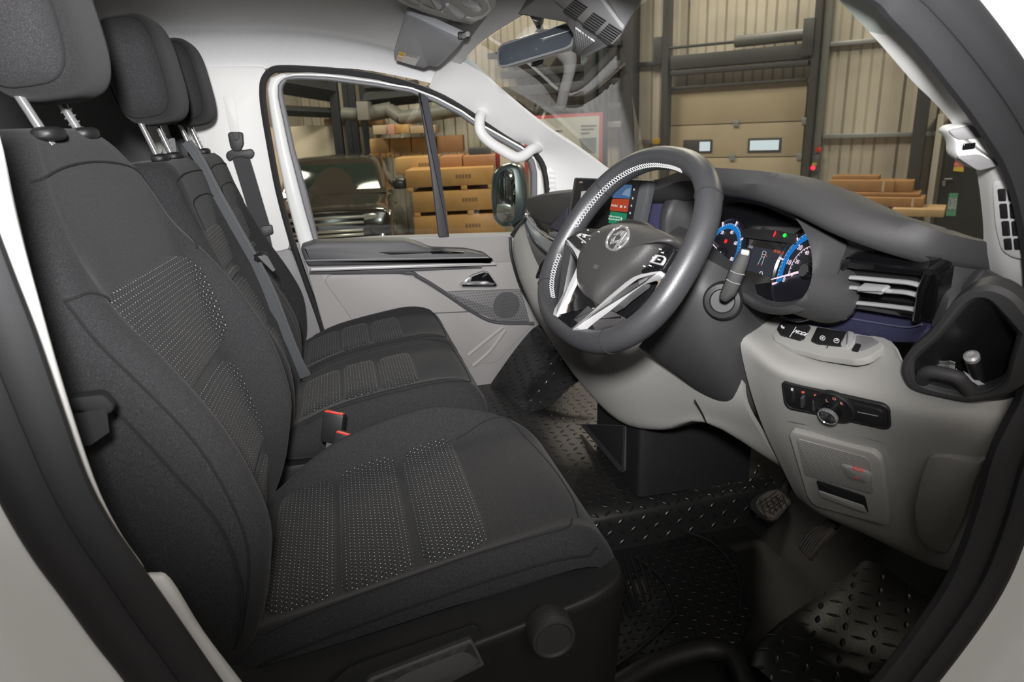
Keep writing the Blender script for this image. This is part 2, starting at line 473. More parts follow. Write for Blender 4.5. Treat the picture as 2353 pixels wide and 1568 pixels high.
white_trim = M('off_white_pillar_plastic', (0.74, 0.74, 0.74), 0.48, bump=(500, 0.12, 0.0005))
head_m = M('light_grey_headliner_felt', (0.74, 0.74, 0.75), 0.95, sheen=0.1, bump=(500, 0.4, 0.0008), noise=(400, 0.07))
navy = M('navy_blue_soft_trim', (0.030, 0.030, 0.068), 0.5, bump=(600, 0.2, 0.0005))
silver = M('satin_silver_trim', (0.56, 0.56, 0.57), 0.3, metal=0.45)
chrome = M('bright_chrome', (0.85, 0.85, 0.86), 0.1, metal=0.85)
rubber = M('black_door_seal_rubber', (0.016, 0.016, 0.018), 0.7, bump=(300, 0.2, 0.0006))
white_paint = M('white_body_paint', (0.74, 0.75, 0.74), 0.22, coat=0.6)
cream_paint = M('gloss_body_paint_jamb', (0.50, 0.50, 0.40), 0.2, coat=0.6)
webbing = M('grey_belt_webbing', (0.072, 0.076, 0.082), 0.75, bump=(900, 0.5, 0.0006))
red_pl = M('red_release_button', (0.62, 0.025, 0.02), 0.35)
white_ink = M('white_marking', (0.75, 0.75, 0.75), 0.6)
stitch_m = M('white_stitch_thread', (0.42, 0.42, 0.42), 0.7)
tread = treadplate('black_tread_rubber', (0.014, 0.014, 0.014), 0.034)
tread_s = treadplate('black_fine_tread_rubber', (0.020, 0.018, 0.016), 0.019)
floor_rub = M('black_floor_rubber', (0.006, 0.006, 0.006), 0.6, bump=(120, 0.3, 0.001))
glass_m = glass('clear_glass')
windscreen_m = glass('windscreen_glass', (0.90, 0.95, 0.92), 0.07)

# ================================================================== the cab shell
def pts3(lst, y): return [V(a, b, y) for a, b in lst]
YD = 0.87                                   # inner face of the passenger door

# --- headliner
HX = (-0.75, -0.5, -0.3, -0.1, 0.1, 0.25, 0.36, 0.44)
HE = (1.88, 1.895, 1.905, 1.91, 1.90, 1.872, 1.845, 1.82)      # lower edge above the door
HC = (2.03, 2.03, 2.03, 2.025, 1.995, 1.955, 1.925, 1.90)        # the crease where the side roll meets the flat roof
def head_rows(sgn):
    rows = []
    for k in range(9):
        r = []
        for x, e, c in zip(HX, HE, HC):
            f = max(0.0, (x - 0.20) / 0.24); top = 2.05 - 0.12 * f * f
            z = (e, e + (c - e) * .3, e + (c - e) * .75, c - .012, c, c * .6 + top * .4, top - .006, top, top)[k]
            y = (0.915, 0.90, 0.86, 0.815, 0.775, 0.66, 0.50, 0.28, 0.0)[k]
            r.append(Vector((x, y * sgn - 0.05 if sgn < 0 else y - 0.005, z)))
        rows.append(r)
    return rows
hr = head_rows(1) + [[Vector((x, -0.05 - 0.3, p.z)) for x, p in zip(HX, head_rows(1)[8])]] + head_rows(-1)[::-1][2:]
struct('ceiling', patch(hr, 3, 3, 0.008), head_m, label='light grey felt headliner curving down to the passenger door', cat='headliner')
# windscreen header rail under the headliner front edge
struct('trim_1', patch([[V(1028, 160, .86), V(1062, 127, .74), V(1107, 94, .48), V(1180, 37, .12), Vector((.46, -.25, 1.955)), Vector((.48, -.85, 1.89))],
                        [V(1000, 150, .86), V(1030, 118, .72), V(1075, 78, .46), V(1140, 20, .10), Vector((.415, -.25, 1.975)), Vector((.43, -.85, 1.92))],
                        [V(985, 130, .84), V(1000, 85, .70), V(1040, 45, .44), V(1105, -12, .08), Vector((.37, -.25, 2.0)), Vector((.38, -.85, 1.95))]], 5, 3, 0.01),
       grey_mid, label='grey windscreen header rail at the front of the roof', cat='header rail')

# --- passenger windscreen pillar
struct('trim_2', patch([[V(1030, 122, .74), V(1062, 127, .76), V(1150, 208, .77), V(1250, 290, .78), V(1340, 350, .79), V(1450, 428, .80)],
                        [V(1005, 160, .83), V(1045, 185, .84), V(1120, 242, .84), V(1205, 302, .84), V(1290, 360, .85), V(1370, 470, .86)],
                        [V(985, 200, .90), V(1024, 226, .90), V(1085, 262, .90), V(1165, 316, .90), V(1236, 354, .90), V(1262, 475, .90)]], 5, 4, 0.012),
       white_trim, label='off-white windscreen pillar trim on the passenger side', cat='pillar trim')
for k in range(5):
    pass
# defrost slot on the pillar foot
slot = thing('side_defroster', 'small slatted off-white defroster vent on the passenger pillar foot', 'vent', V(1267, 415, .9))
sp = plane3(V(1257, 388, .892), V(1278, 392, .885), V(1268, 440, .892))
mk('bezel', slab(rc(sp.many([(1256, 386), (1277, 388), (1281, 444), (1259, 446)]), .006), sp.n, .006, .001, .002), white_trim, slot)
for k in range(5):
    y0 = 393 + k * 11
    mk('slat', slab(rc(sp.many([(1261, y0), (1275, y0 + 1), (1276, y0 + 7), (1262, y0 + 6)]), .002), sp.n, .004, .0005, .005), trim_pl, slot)

# --- passenger centre pillar with its belt
bp_up = [(430, 152), (612, 152), (601, 240), (618, 350), (640, 455), (668, 572), (640, 580), (500, 600), (430, 400)]
struct('trim_3', slab(rc(pts3(bp_up, .90), .02), (0, -1, 0), .02, .006), trim_pl, label='off-white upper centre pillar trim beside the passenger seat', cat='pillar trim')
bp_lo = [(500, 580), (640, 578), (668, 570), (700, 650), (752, 792), (760, 1000), (560, 1000)]
struct('trim_4', slab(rc(pts3(bp_lo, .895), .02), (0, -1, 0), .03, .006), grey_mid, label='mid grey lower centre pillar trim beside the passenger seat', cat='pillar trim')
struct('trim_5', slab(rc(pts3([(512, 220), (538, 221), (551, 306), (529, 308)], .899), .004), (0, -1, 0), .004, .0008), trim_pl, label='small rectangular cover plate on the centre pillar', cat='cover plate')

# --- windscreen
wt = [Vector((.440, .80, 1.905)), Vector((.455, .45, 1.938)), Vector((.462, -.05, 1.952)), Vector((.472, -.5, 1.935)), Vector((.49, -.93, 1.88))]
wb = [Vector((1.22, .86, 1.30)), Vector((1.33, .45, 1.29)), Vector((1.37, -.05, 1.285)), Vector((1.33, -.5, 1.29)), Vector((1.22, -.99, 1.30))]
def wsp(u, t):
    p = wt[0].lerp(wt[4], u).lerp(wb[0].lerp(wb[4], u), t); q = 1 - (2 * u - 1) ** 2
    return p + Vector((.10 * t + .0, 0, .045 * (1 - t))) * q + Vector((.02, 0, .02)) * (4 * t * (1 - t))
struct('window_1', gridf([[wsp(i / 40, j / 24) for i in range(41)] for j in range(25)]), windscreen_m, label='raked windscreen glass in front of the dashboard', cat='windscreen')

# --- driver's side windscreen pillar (near, right of the frame)
A0 = [(1900, -40), (1928, 0), (2018, 96), (2094, 184), (2148, 237), (2192, 290), (2240, 380), (2258, 500), (2268, 620), (2330, 800)]
A1 = [(2010, -40), (2042, 0), (2100, 61), (2166, 142), (2230, 226), (2280, 295), (2332, 390), (2350, 480), (2366, 620), (2380, 820)]
dr0 = [V(a, b, -.875) for a, b in A0]; dr2 = [V(a, b, -.955) for a, b in A1]
dr1 = [(a + b) * .5 + Vector((-.012, .0, .012)) for a, b in zip(dr0, dr2)]
struct('trim_6', patch([dr0, dr1, dr2], 4, 4, 0.01), trim_pl, label='pale grey windscreen pillar trim on the driver side', cat='pillar trim')

# --- door opening: rubber seals and painted body around it
seal_in = [(1975, -60), (2035, 0), (2094, 61), (2159, 142), (2225, 226), (2274, 295), (2308, 350), (2340, 450), (2362, 600), (2364, 780), (2345, 900), (2310, 970), (2281, 1040), (2252, 1145), (2212, 1265), (2160, 1375), (2020, 1568), (1850, 1760)]
seal_out = [(2115, -60), (2184, 0), (2247, 73), (2305, 149), (2353, 222), (2395, 300), (2430, 380), (2458, 480), (2478, 640), (2470, 800), (2445, 930), (2410, 1010), (2372, 1075), (2335, 1195), (2285, 1320), (2216, 1427), (2107, 1568), (1950, 1760)]
left_in = [(-110, 200), (-60, 380), (2, 545), (52, 678), (114, 875), (188, 1100), (250, 1217), (306, 1295), (345, 1345), (400, 1425), (500, 1568), (640, 1760)]
left_out = [(-260, 400), (-190, 620), (-120, 800), (-60, 935), (0, 1062), (47, 1145), (109, 1250), (181, 1351), (254, 1457), (300, 1515), (337, 1568), (470, 1760)]
def chain(f, pts, y): return [f(a, b, y) for a, b in pts]
YS = -.965
rin, rout = chain(V, seal_in, YS), chain(V, seal_out, YS)
lin, lout = chain(V, left_in, YS), chain(V, left_out, YS)
topmid = [Vector((.42, YS, 1.90)), Vector((.2, YS, 1.96)), Vector((-.1, YS, 1.975)), Vector((-.3, YS, 1.93)), Vector((-.41, YS, 1.84))]
botmid = [Vector((.62, YS, .58)), Vector((.45, YS, .53)), Vector((.15, YS, .52)), Vector((-.05, YS, .58))]
# inner rubber lip then the outer bulb
def mixp(a, b, t): return [p.lerp(q, t) for p, q in zip(a, b)]
lip = mixp(rin, rout, .27) + botmid + mixp(lin, lout, .36)[::-1] + topmid[::-1]
bulb = mixp(rin, rout, .77) + [p + Vector((0, 0, -.03)) for p in botmid] + mixp(lin, lout, .77)[::-1] + [p + Vector((0, 0, .03)) for p in topmid[::-1]]
lipc, bulbc = crv(lip, 4, True), crv(bulb, 4, True)
dw = sum((a - b).length for a, b in zip(rin, rout)) / len(rin)
struct('trim_7', tube(lipc, dw * .30, 10, True, flat=(.62, 1.0), up=(0, 1, 0)), rubber, label='inner black rubber lip around the open driver doorway', cat='door seal')
struct('trim_8', tube([p + Vector((0, -.012, 0)) for p in bulbc], dw * .27, 10, True, flat=(.75, 1.0), up=(0, 1, 0)), rubber, label='outer black rubber bulb around the open driver doorway', cat='door seal')
# painted jamb outside the seal
cen = Vector((.25, YS, 1.3))
def outward(p, d, y):
    v = Vector((p.x - cen.x, 0, p.z - cen.z)).normalized(); return Vector((p.x, 0, p.z)) + v * d + Vector((0, y, 0))
oc = crv(rout + [p + Vector((0, 0, -.05)) for p in botmid] + lout[::-1] + [p + Vector((0, 0, .05)) for p in topmid[::-1]], 4, True)
jr = [[outward(p, d, y) for p in oc] for d, y in ((-.012, -.955), (.004, -.975), (.03, -.982), (.055, -.985), (.085, -1.0), (.105, -1.02), (.16, -1.035), (.26, -1.03))]
bodyg = gridf(jr, cv=False, cu=True)
struct('wall_right', bodyg, white_paint, label='glossy pale van body around the open driver doorway', cat='van body')
# grey trim edge of the near centre pillar, seen as a narrow strip at the left
li2 = [(-70, 150), (-5, 300), (36, 480), (86, 678), (141, 875), (215, 1100), (269, 1217), (319, 1291), (331, 1316), (355, 1316), (392, 1330), (466, 1449), (556, 1568), (700, 1760)]
lo2 = [(-120, 200), (-60, 380), (-4, 545), (46, 678), (106, 875), (180, 1100), (240, 1217), (296, 1295), (318, 1320), (330, 1335), (345, 1350), (395, 1425), (495, 1568), (640, 1760)]
struct('trim_9', patch([chain(V, li2, -.925), [(a + b) * .5 + Vector((.006, 0, 0)) for a, b in zip(chain(V, li2, -.93), chain(V, lo2, -.945))], chain(V, lo2, -.95)], 4, 3, .02),
       trim_pl, label='narrow pale grey centre pillar trim edge beside the driver seat', cat='pillar trim')

# --- floor, raised platform, step well
def uvxyw(p): return (p.x, p.y)
struct('floor', slab([Vector(p) for p in ((-2.2, -.93, .6), (1.35, -.93, .6), (1.35, .9, .6), (-2.2, .9, .6))], (0, 0, 1), .06, 0), floor_rub, uv=uvxyw, label='black rubber cab floor', cat='floor')
plat = [[Vector((x, y, z)) for x in (-.6, 0, .35, .55, .8, 1.1)] for y, z in ((-.165, .598), (-.155, .64), (-.148, .685), (-.12, .71), (-.05, .716), (.2, .716), (.5, .716), (.88, .716))]
struct('floor_1', gridf(dense(plat, 2, 2)), tread, uv=lambda p: (p.x, p.y + p.z), label='raised black tread-plate platform across the passenger side', cat='floor')
# toe board rising to the bulkhead
struct('wall_front', patch([[Vector((1.0, y, .60)) for y in (-.93, -.5, 0, .5, .9)], [Vector((1.12, y, .68)) for y in (-.93, -.5, 0, .5, .9)],
                            [Vector((1.22, y, .9)) for y in (-.93, -.5, 0, .5, .9)], [Vector((1.26, y, 1.28)) for y in (-.93, -.5, 0, .5, .9)]], 2, 3, .02), floor_rub, label='black carpeted toe board under the dashboard', cat='bulkhead')
stp = [[VZ(1728, 1530, .66), VZ(1745, 1480, .665), VZ(1800, 1425, .665), VZ(1880, 1370, .665), VZ(1960, 1310, .665), VZ(2010, 1240, .665)],
       [VZ(1775, 1568, .68), VZ(1800, 1510, .685), VZ(1860, 1450, .685), VZ(1930, 1390, .685), VZ(2010, 1330, .685), VZ(2060, 1260, .685)],
       [VZ(1850, 1640, .685), VZ(1890, 1568, .69), VZ(1960, 1490, .69), VZ(2030, 1420, .69), VZ(2110, 1350, .69), VZ(2150, 1280, .69)]]
outer = [[Vector((p.x + .03, -.90, .72)) for p in stp[2]], [Vector((p.x + .04, -.945, .74)) for p in stp[2]]]
inner = [[Vector((p.x, p.y + .03, .60)) for p in stp[0]]]
struct('floor_2', gridf(dense(inner + stp + outer, 3, 3)), treadplate('black_step_tread_rubber', (0.014, 0.014, 0.015), 0.037), uv=lambda p: (p.x, p.y + p.z * .3), label='black tread-plate step well at the driver door', cat='step')
# passenger wheel-arch hump with its tread strip
struct('floor_3', patch([[V(1120, 900, .84), V(1150, 850, .84), V(1190, 795, .84), V(1225, 755, .84), V(1262, 735, .84)],
                         [V(1150, 925, .74), V(1180, 880, .74), V(1215, 825, .74), V(1250, 780, .74), V(1300, 750, .74)],
                         [V(1165, 940, .66), V(1195, 920, .64), V(1240, 870, .62), V(1285, 820, .62), V(1335, 790, .62)],
                         [V(1160, 960, .60), V(1200, 950, .56), V(1260, 935, .54), V(1310, 890, .54), V(1370, 850, .54)]], 4, 4, .01), treadplate('glossy_tread_rubber', (0.016, 0.016, 0.016), .03, .2), uv=lambda p: (p.x, p.z + p.y), label='glossy black wheel arch hump at the passenger footwell', cat='wheel arch')
struct('wall_left', slab(pts3([(560, 560), (1300, 560), (1300, 1000), (560, 1100)], .93), (0, -1, 0), .03, 0), grey_mid, label='grey body side behind the passenger door', cat='wall')
# rear cabin behind the seats
struct('wall_rear', slab([Vector(p) for p in ((-2.1, -.95, .6), (-2.1, .92, .6), (-2.1, .92, 2.08), (-2.1, -.95, 2.08))], (1, 0, 0), .03, 0), M('beige_rear_trim', (.42, .41, .37), .6), label='beige rear cabin panel far behind the seats', cat='wall')
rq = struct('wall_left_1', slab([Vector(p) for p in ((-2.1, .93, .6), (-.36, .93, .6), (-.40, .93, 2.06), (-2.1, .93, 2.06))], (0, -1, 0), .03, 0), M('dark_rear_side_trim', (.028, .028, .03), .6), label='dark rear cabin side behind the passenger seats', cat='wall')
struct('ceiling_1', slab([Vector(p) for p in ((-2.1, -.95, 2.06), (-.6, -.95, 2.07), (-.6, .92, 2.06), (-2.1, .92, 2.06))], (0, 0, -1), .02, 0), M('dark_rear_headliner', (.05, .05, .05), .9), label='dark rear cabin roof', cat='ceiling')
struct('trim_10', tube(crv([Vector((-.62, .86, 2.03)), Vector((-.60, .895, 1.96)), Vector((-.56, .90, 1.80)), Vector((-.53, .90, 1.6))], 5), .03, 10, flat=(1.3, .7)), M('beige_grab_rail', (.40, .39, .36), .5), label='beige rear pillar edge behind the passenger headrest', cat='pillar trim')
struct('trim_11', tube(crv([Vector((-1.55, .0, 2.04)), Vector((-1.5, .25, 1.9)), Vector((-1.46, .3, 1.6)), Vector((-1.45, .3, 1.0))], 5), .05, 10), M('beige_rear_post', (.46, .45, .42), .5), label='beige rear cabin post seen between the headrests', cat='pillar trim')

# ================================================================== seats
def section(hi, hL, hR, wi, yb, w, hk):
    """cross-section of a bolstered cushion: lateral offset and height"""
    def half(hb):
        return [(wi * .55, hi), (wi * .93, hi + .12 * (hb - hi)), ((wi + yb) / 2, hi + .68 * (hb - hi)), (yb, hb), (yb + .62 * (w - yb), hb - .010), (w, hb - .036)]
    front = [(-a, b) for a, b in half(hL)][::-1] + [(0, hi)] + half(hR)
    mR, mL = (hR - .036) * .5 + hk * .5, (hL - .036) * .5 + hk * .5
    back = [(w + .004, mR), (w - .004, hk + .022), (w - .03, hk), (w * .4, hk - .004), (-w * .4, hk - .004), (-w + .03, hk), (-w + .004, hk + .022), (-w - .004, mL)]
    f = crv([Vector((a, b, 0)) for a, b in front], 3); b = crv([Vector((a, b, 0)) for a, b in back], 2)
    return f, b
class Pad:
    """a cushion lofted through sections; kind 'back' (height along Z) or 'base' (length along X)"""
    def __init__(s, rows, yc, kind, twist=None, n=4):
        s.yc, s.kind, s.tw = yc, kind, twist or (lambda t: 0.0)
        ts = crv([Vector((r[0], 0, 0)) for r in rows], n)
        cols = [crv([Vector((r[i], 0, 0)) for r in rows], n) for i in range(1, 8)]
        s.t = [p.x for p in ts]; s.F, s.loops = [], []
        for k, t in enumerate(s.t):
            f, b = section(*[c[k].x for c in cols]); s.F.append([(p.x, p.y) for p in f])
            s.loops.append([s.map(p.x, p.y, t) for p in f + b])
    def map(s, l, h, t):
        h = h + s.tw(t) * l
        return Vector((h, s.yc + l, t)) if s.kind == 'back' else Vector((t, s.yc + l, h))
    def geo(s):
        v, f = gridf(s.loops, cu=True); n = len(s.loops[0]); L = len(s.loops)
        for k, row in ((0, s.loops[0]), (L - 1, s.loops[-1])):
            c = sum(row, Vector()) / n; v.append(c); ci = len(v) - 1
            for j in range(n): f.append((k * n + j, k * n + (j + 1) % n, ci))
        return v, f
    def h(s, l, t):
        k = 0
        while k < len(s.t) - 2 and (s.t[k + 1] - t) * (1 if s.t[-1] > s.t[0] else -1) < 0: k += 1
        def q(F):
            for (a, b), (c, d) in zip(F[:-1], F[1:]):
                if a <= l <= c: return b + (d - b) * (l - a) / (c - a) if c > a else b
            return F[0][1] if l < F[0][0] else F[-1][1]
        u = (t - s.t[k]) / (s.t[k + 1] - s.t[k]); u = min(1, max(0, u))
        return q(s.F[k]) * (1 - u) + q(s.F[k + 1]) * u
    def at(s, l, t, off=0.0):
        return s.map(l, s.h(l, t) + off, t)
    def panel(s, rows, puff=.009, nu=26, nv=22, edge=-.0015):
        """raised stitched panel: rows of (t, left, right)"""
        rr = crv([Vector(r) for r in rows], max(2, nv // max(1, len(rows) - 1))); D = []
        for i, r in enumerate(rr):
            v = i / (len(rr) - 1); line = []
            for j in range(nu + 1):
                u = j / nu; l = r.y + (r.z - r.y) * u
                e = (1 - abs(2 * u - 1) ** 10) * (1 - abs(2 * v - 1) ** 8)
                line.append(s.at(l, r.x, edge + (puff - edge) * e))
            D.append(line)
        return gridf(D)
    def seam(s, lt, r=.0016, off=.0012, n=5):
        return tube([s.at(p.x, p.y, off) for p in crv([Vector((a, b, 0)) for a, b in lt], n)], r, 6)

def headrest(yc, x, z, hw, hd, hh, parent, lean=.10, posts=True, pz=1.66):
    ax = (Vector((1, 0, 0)) * math.cos(lean) + Vector((0, 0, 1)) * math.sin(lean), Vector((0, 1, 0)), Vector((0, 0, 1)) * math.cos(lean) - Vector((1, 0, 0)) * math.sin(lean))
    c = Vector((x, yc, z))
    hrst = mk('headrest', sup(c, ax, (hd, hw, hh), 3.6, 3.4), cloth, parent, sharp=60)
    for sg in (-1, 1):                                       # side seams of the cover
        loop = []
        for k in range(40):
            a = 2 * math.pi * k / 40
            def pw(q, e): return math.copysign(abs(q) ** (2 / e), q)
            fr = .80; sc = .842
            loop.append(c + ax[0] * hd * pw(math.cos(a), 3.5) * sc + ax[2] * hh * pw(math.sin(a), 3.5) * sc * 1.012 + ax[1] * hw * fr * sg)
        mk('seam', tube(loop, .0022, 5, True), seam_m, hrst)
    if posts:
        for sg in (-1, 1):
            p0 = Vector((x - .02, yc + sg * .075, z - hh * .8)); p1 = Vector((x + .012, yc + sg * .075, pz - .012))
            po = mk('headrest_post', tube([p0, p1], .0065, 12), chrome, parent)
            if sg > 0:
                for k in range(5):
                    q = p0.lerp(p1, .34 + .12 * k)
                    mk('notch', tube([q - Vector((.004, 0, .0005)), q + Vector((.004, 0, .0005)) * 1], .0075, 10), chrome, po) if False else None
                mk('notches', join(*[lathe([(.0066, -.002), (.0090, -.001), (.0090, .001), (.0066, .002)], p0.lerp(p1, .40 + .11 * k), p1 - p0, 12) for k in range(5)]), chrome, po)
            g = p0.lerp(p1, .80) if False else Vector((x + .012, yc + sg * .075, pz + .004))
            mk('post_guide', sup(g, (Vector((1, 0, 0)), Vector((0, 1, 0)), Vector((0, 0, 1))), (.018, .03, .010), 3, 3, 20, 10), blk, parent)

# ---- driver seat
ds = thing('driver_chair', "black cloth driver's seat nearest the open door, dotted grey centre panels", 'seat', (0.05, -.45, .6), 'front seats of the cab')
tw = lambda t: max(0.0, min(.085, (t - 1.12) * .26))
back = Pad([(.885, -.250, -.245, -.245, .18, .21, .235, -.34), (.93, -.236, -.215, -.225, .18, .215, .248, -.355), (1.00, -.222, -.185, -.190, .185, .22, .258, -.36), (1.08, -.215, -.165, -.165, .19, .225, .266, -.37),
            (1.17, -.238, -.155, -.152, .19, .228, .268, -.385), (1.29, -.270, -.180, -.178, .19, .228, .268, -.40), (1.40, -.296, -.232, -.228, .185, .222, .264, -.42),
            (1.48, -.312, -.285, -.275, .18, .215, .258, -.435), (1.55, -.328, -.324, -.322, .17, .20, .250, -.45), (1.61, -.343, -.345, -.343, .155, .185, .228, -.46), (1.66, -.358, -.360, -.360, .13, .16, .195, -.47),
            (1.70, -.374, -.376, -.376, .10, .125, .150, -.47), (1.722, -.392, -.394, -.394, .07, .085, .105, -.465)], -.45, 'back', tw)
mk('backrest', back.geo(), cloth, ds, sharp=70)
def rows_lin(ts, l, r, c=.18):
    """outline rows of a panel with rounded corners"""
    out = []; m_, w_ = (l + r) / 2, (r - l) / 2
    for i in range(17):
        v = i / 16; q = abs(2 * v - 1); e = 1 - c * (1 - math.sqrt(1 - q ** 6))
        out.append((ts[0] + (ts[-1] - ts[0]) * v, m_ - w_ * e, m_ + w_ * e))
    return out
dp1 = mk('centre_panel', back.panel(rows_lin([1.505, 1.49, 1.44, 1.38, 1.32, 1.30], -.195, .195, c=.42), .009), cloth_dot, ds, sharp=60, uv=lambda p: (p.y, p.z * 1.03))
mk('centre_panel', back.panel(rows_lin([1.29, 1.27, 1.20, 1.14, 1.10, 1.088], -.19, .19, c=.16), .009), cloth_dot, ds, sharp=60, uv=lambda p: (p.y, p.z * 1.03))
mk('centre_panel', back.panel(rows_lin([1.080, 1.06, 1.02, .97, .94], -.185, .185, c=.06), .009), cloth_dot, ds, sharp=60, uv=lambda p: (p.y, p.z * 1.03))
for sg in (-1, 1):
    mk('seam', back.seam([(sg * .250, 1.51), (sg * .262, 1.42), (sg * .266, 1.30), (sg * .267, 1.17), (sg * .262, 1.06), (sg * .25, .95)], .0022, .002), seam_m, ds)
    mk('seam', back.seam([(sg * .20, 1.50), (sg * .225, 1.515), (sg * .25, 1.512)], .0018), seam_m, ds)
mk('seam', back.seam([(-.18, 1.655), (-.1, 1.668), (0, 1.672), (.1, 1.665), (.17, 1.648), (.22, 1.60), (.247, 1.54)], .0018), seam_m, ds)
# seam down the near side of the backrest
sside = [V(a, b, -.727) for a, b in ((250, 930), (290, 968), (400, 1088), (500, 1202), (548, 1320), (556, 1400), (550, 1470))]
mk('seam', tube(crv(sside, 5), .0022, 6), seam_m, ds)
headrest(-.45, -.395, 1.885, .128, .068, .128, ds, .12, True, 1.71)
base_rows = [(-.245, .93, .935, .94, .19, .21, .235, .90), (-.20, .950, .955, .965, .195, .22, .250, .905), (-.15, .958, .970, 1.0, .20, .228, .257, .912), (-.085, .968, .985, 1.04, .205, .232, .262, .92), (0, .985, 1.002, 1.073, .205, .235, .264, .93), (.08, .999, 1.017, 1.092, .205, .235, .264, .94),
             (.155, 1.014, 1.030, 1.10, .205, .235, .264, .945), (.24, 1.026, 1.040, 1.083, .20, .232, .262, .955), (.30, 1.030, 1.042, 1.06, .19, .225, .258, .96), (.345, 1.020, 1.030, 1.036, .18, .215, .252, .96), (.38, .998, 1.0, 1.0, .175, .205, .243, .945), (.402, .96, .96, .958, .17, .20, .232, .92), (.408, .925, .925, .925, .16, .19, .222, .89)]
cush = Pad(base_rows, -.45, 'base')
mk('seat_cushion', cush.geo(), cloth, ds, sharp=70)
uvb = lambda p: (p.y, p.x * 1.02)
mk('centre_panel', cush.panel(rows_lin([.185, .178, .14, .10, .072, .064], -.205, .205, c=.26), .012), cloth_dot, ds, sharp=60, uv=uvb)
mk('centre_panel', cush.panel(rows_lin([.054, .045, .01, -.04, -.068, -.074], -.205, .205, c=.14), .012), cloth_dot, ds, sharp=60, uv=uvb)
mk('centre_panel', cush.panel(rows_lin([-.078, -.085, -.11, -.16, -.19, -.20], -.20, .20, c=.22), .012), cloth_dot, ds, sharp=60, uv=uvb)
mk('seam', cush.seam([(-.262, -.20), (-.263, -.10), (-.264, .05), (-.264, .2), (-.258, .32), (-.24, .36)], .0022, .001), seam_m, ds)
mk('seam', cush.seam([(-.235, -.19), (-.236, -.05), (-.236, .1), (-.234, .24), (-.225, .31), (-.18, .335)], .0014, .001), seam_m, ds)
mk('seam', cush.seam([(.236, -.16), (.238, -.05), (.238, .1), (.235, .24), (.222, .31), (.17, .345), (.05, .368), (-.08, .368), (-.17, .35)], .0016, .001), seam_m, ds)
mk('seam', cush.seam([(.195, .19), (.205, .23), (.222, .30)], .0016, .001), seam_m, ds)
# plastic seat base with its lip, knob and height lever
ledge = [[Vector((x, y, z)) for x, y, z in row] for row in (
    [(-.34, -.66, .93), (-.24, -.665, .925), (-.12, -.665, .925), (0, -.665, .94), (.12, -.665, .955), (.25, -.665, .97), (.34, -.66, .975), (.385, -.60, .97), (.39, -.45, .95), (.385, -.25, .95)],
    [(-.36, -.72, .89), (-.25, -.725, .885), (-.12, -.735, .893), (0, -.74, .905), (.12, -.745, .925), (.25, -.745, .948), (.345, -.735, .965), (.392, -.68, .965), (.40, -.45, .945), (.395, -.25, .945)],
    [(-.37, -.735, .875), (-.255, -.745, .868), (-.12, -.757, .878), (0, -.762, .892), (.12, -.764, .912), (.25, -.762, .937), (.35, -.752, .953), (.402, -.69, .955), (.405, -.45, .93), (.40, -.25, .93)],
    [(-.37, -.735, .83), (-.25, -.748, .82), (-.12, -.757, .83), (0, -.760, .84), (.12, -.760, .86), (.25, -.758, .88), (.35, -.748, .90), (.403, -.69, .90), (.405, -.45, .88), (.40, -.25, .88)],
    [(-.37, -.735, .60), (-.25, -.745, .60), (-.12, -.75, .60), (0, -.75, .60), (.12, -.75, .60), (.25, -.745, .60), (.34, -.735, .60), (.375, -.69, .60), (.38, -.45, .60), (.375, -.25, .60)])]
sb = mk('seat_base', gridf(dense(ledge, 4, 4)), blk, ds)
kc = V(1274, 1473, -.80)
kn = mk('recline_knob', lathe([(.033, .0), (.035, .004), (.0355, .035), (.034, .039), (.029, .041), (.0275, .0385), (.0, .0385)][::-1] if False else [(.034, -.045), (.0365, -.040), (.0365, -.006), (.0345, -.001), (.031, .0), (.0285, -.002), (.0275, -.003), (.001, -.003)], kc, (0, -1, 0), 56), blk_soft, ds)
gr = []
for k in range(56):
    a = 2 * math.pi * k / 56
    for h in (-.036, -.029, -.022, -.015):
        gr.append(box(kc + Vector((math.cos(a) * .0365, -h, math.sin(a) * .0365)), (.0022, .004, .0016), (Vector((-math.sin(a), 0, math.cos(a))), Vector((0, 1, 0)), Vector((math.cos(a), 0, math.sin(a)))), 0))
mk('knurling', join(*gr), blk_soft, kn)
hp = Plane(V(1000, 1500, -.772), (0.06, -1, .25))
hl = mk('height_lever', slab(rc(hp.many([(800, 1640), (848, 1560), (1085, 1468), (1116, 1530), (900, 1640)]), .006), hp.n, .02, .003), M('grey_lever_plastic', (.07, .068, .068), .5), ds)
mk('finger_hollow', slab(rc(hp.many([(860, 1630), (905, 1568), (925, 1552), (1070, 1497), (1090, 1512), (1092, 1530), (905, 1620)]), .008), hp.n, .002, .0005, .001), dark_int, hl) if False else mk('finger_hollow', ring(rc(hp.many([(815, 1630), (855, 1563), (1083, 1473), (1110, 1528), (900, 1630)]), .006), rc(hp.many([(870, 1630), (905, 1570), (930, 1553), (1065, 1500), (1085, 1510), (1090, 1530), (905, 1625)]), .010), hp.n, .006, 72, .002), M('grey_lever_rim', (.085, .083, .083), .45), hl)
lr = mk('lever_recess', slab(rc(hp.many([(700, 1640), (800, 1545), (835, 1530), (1100, 1440), (1140, 1540), (900, 1680)]), .01), hp.n, .004, .001, -.012), dark_int, ds)

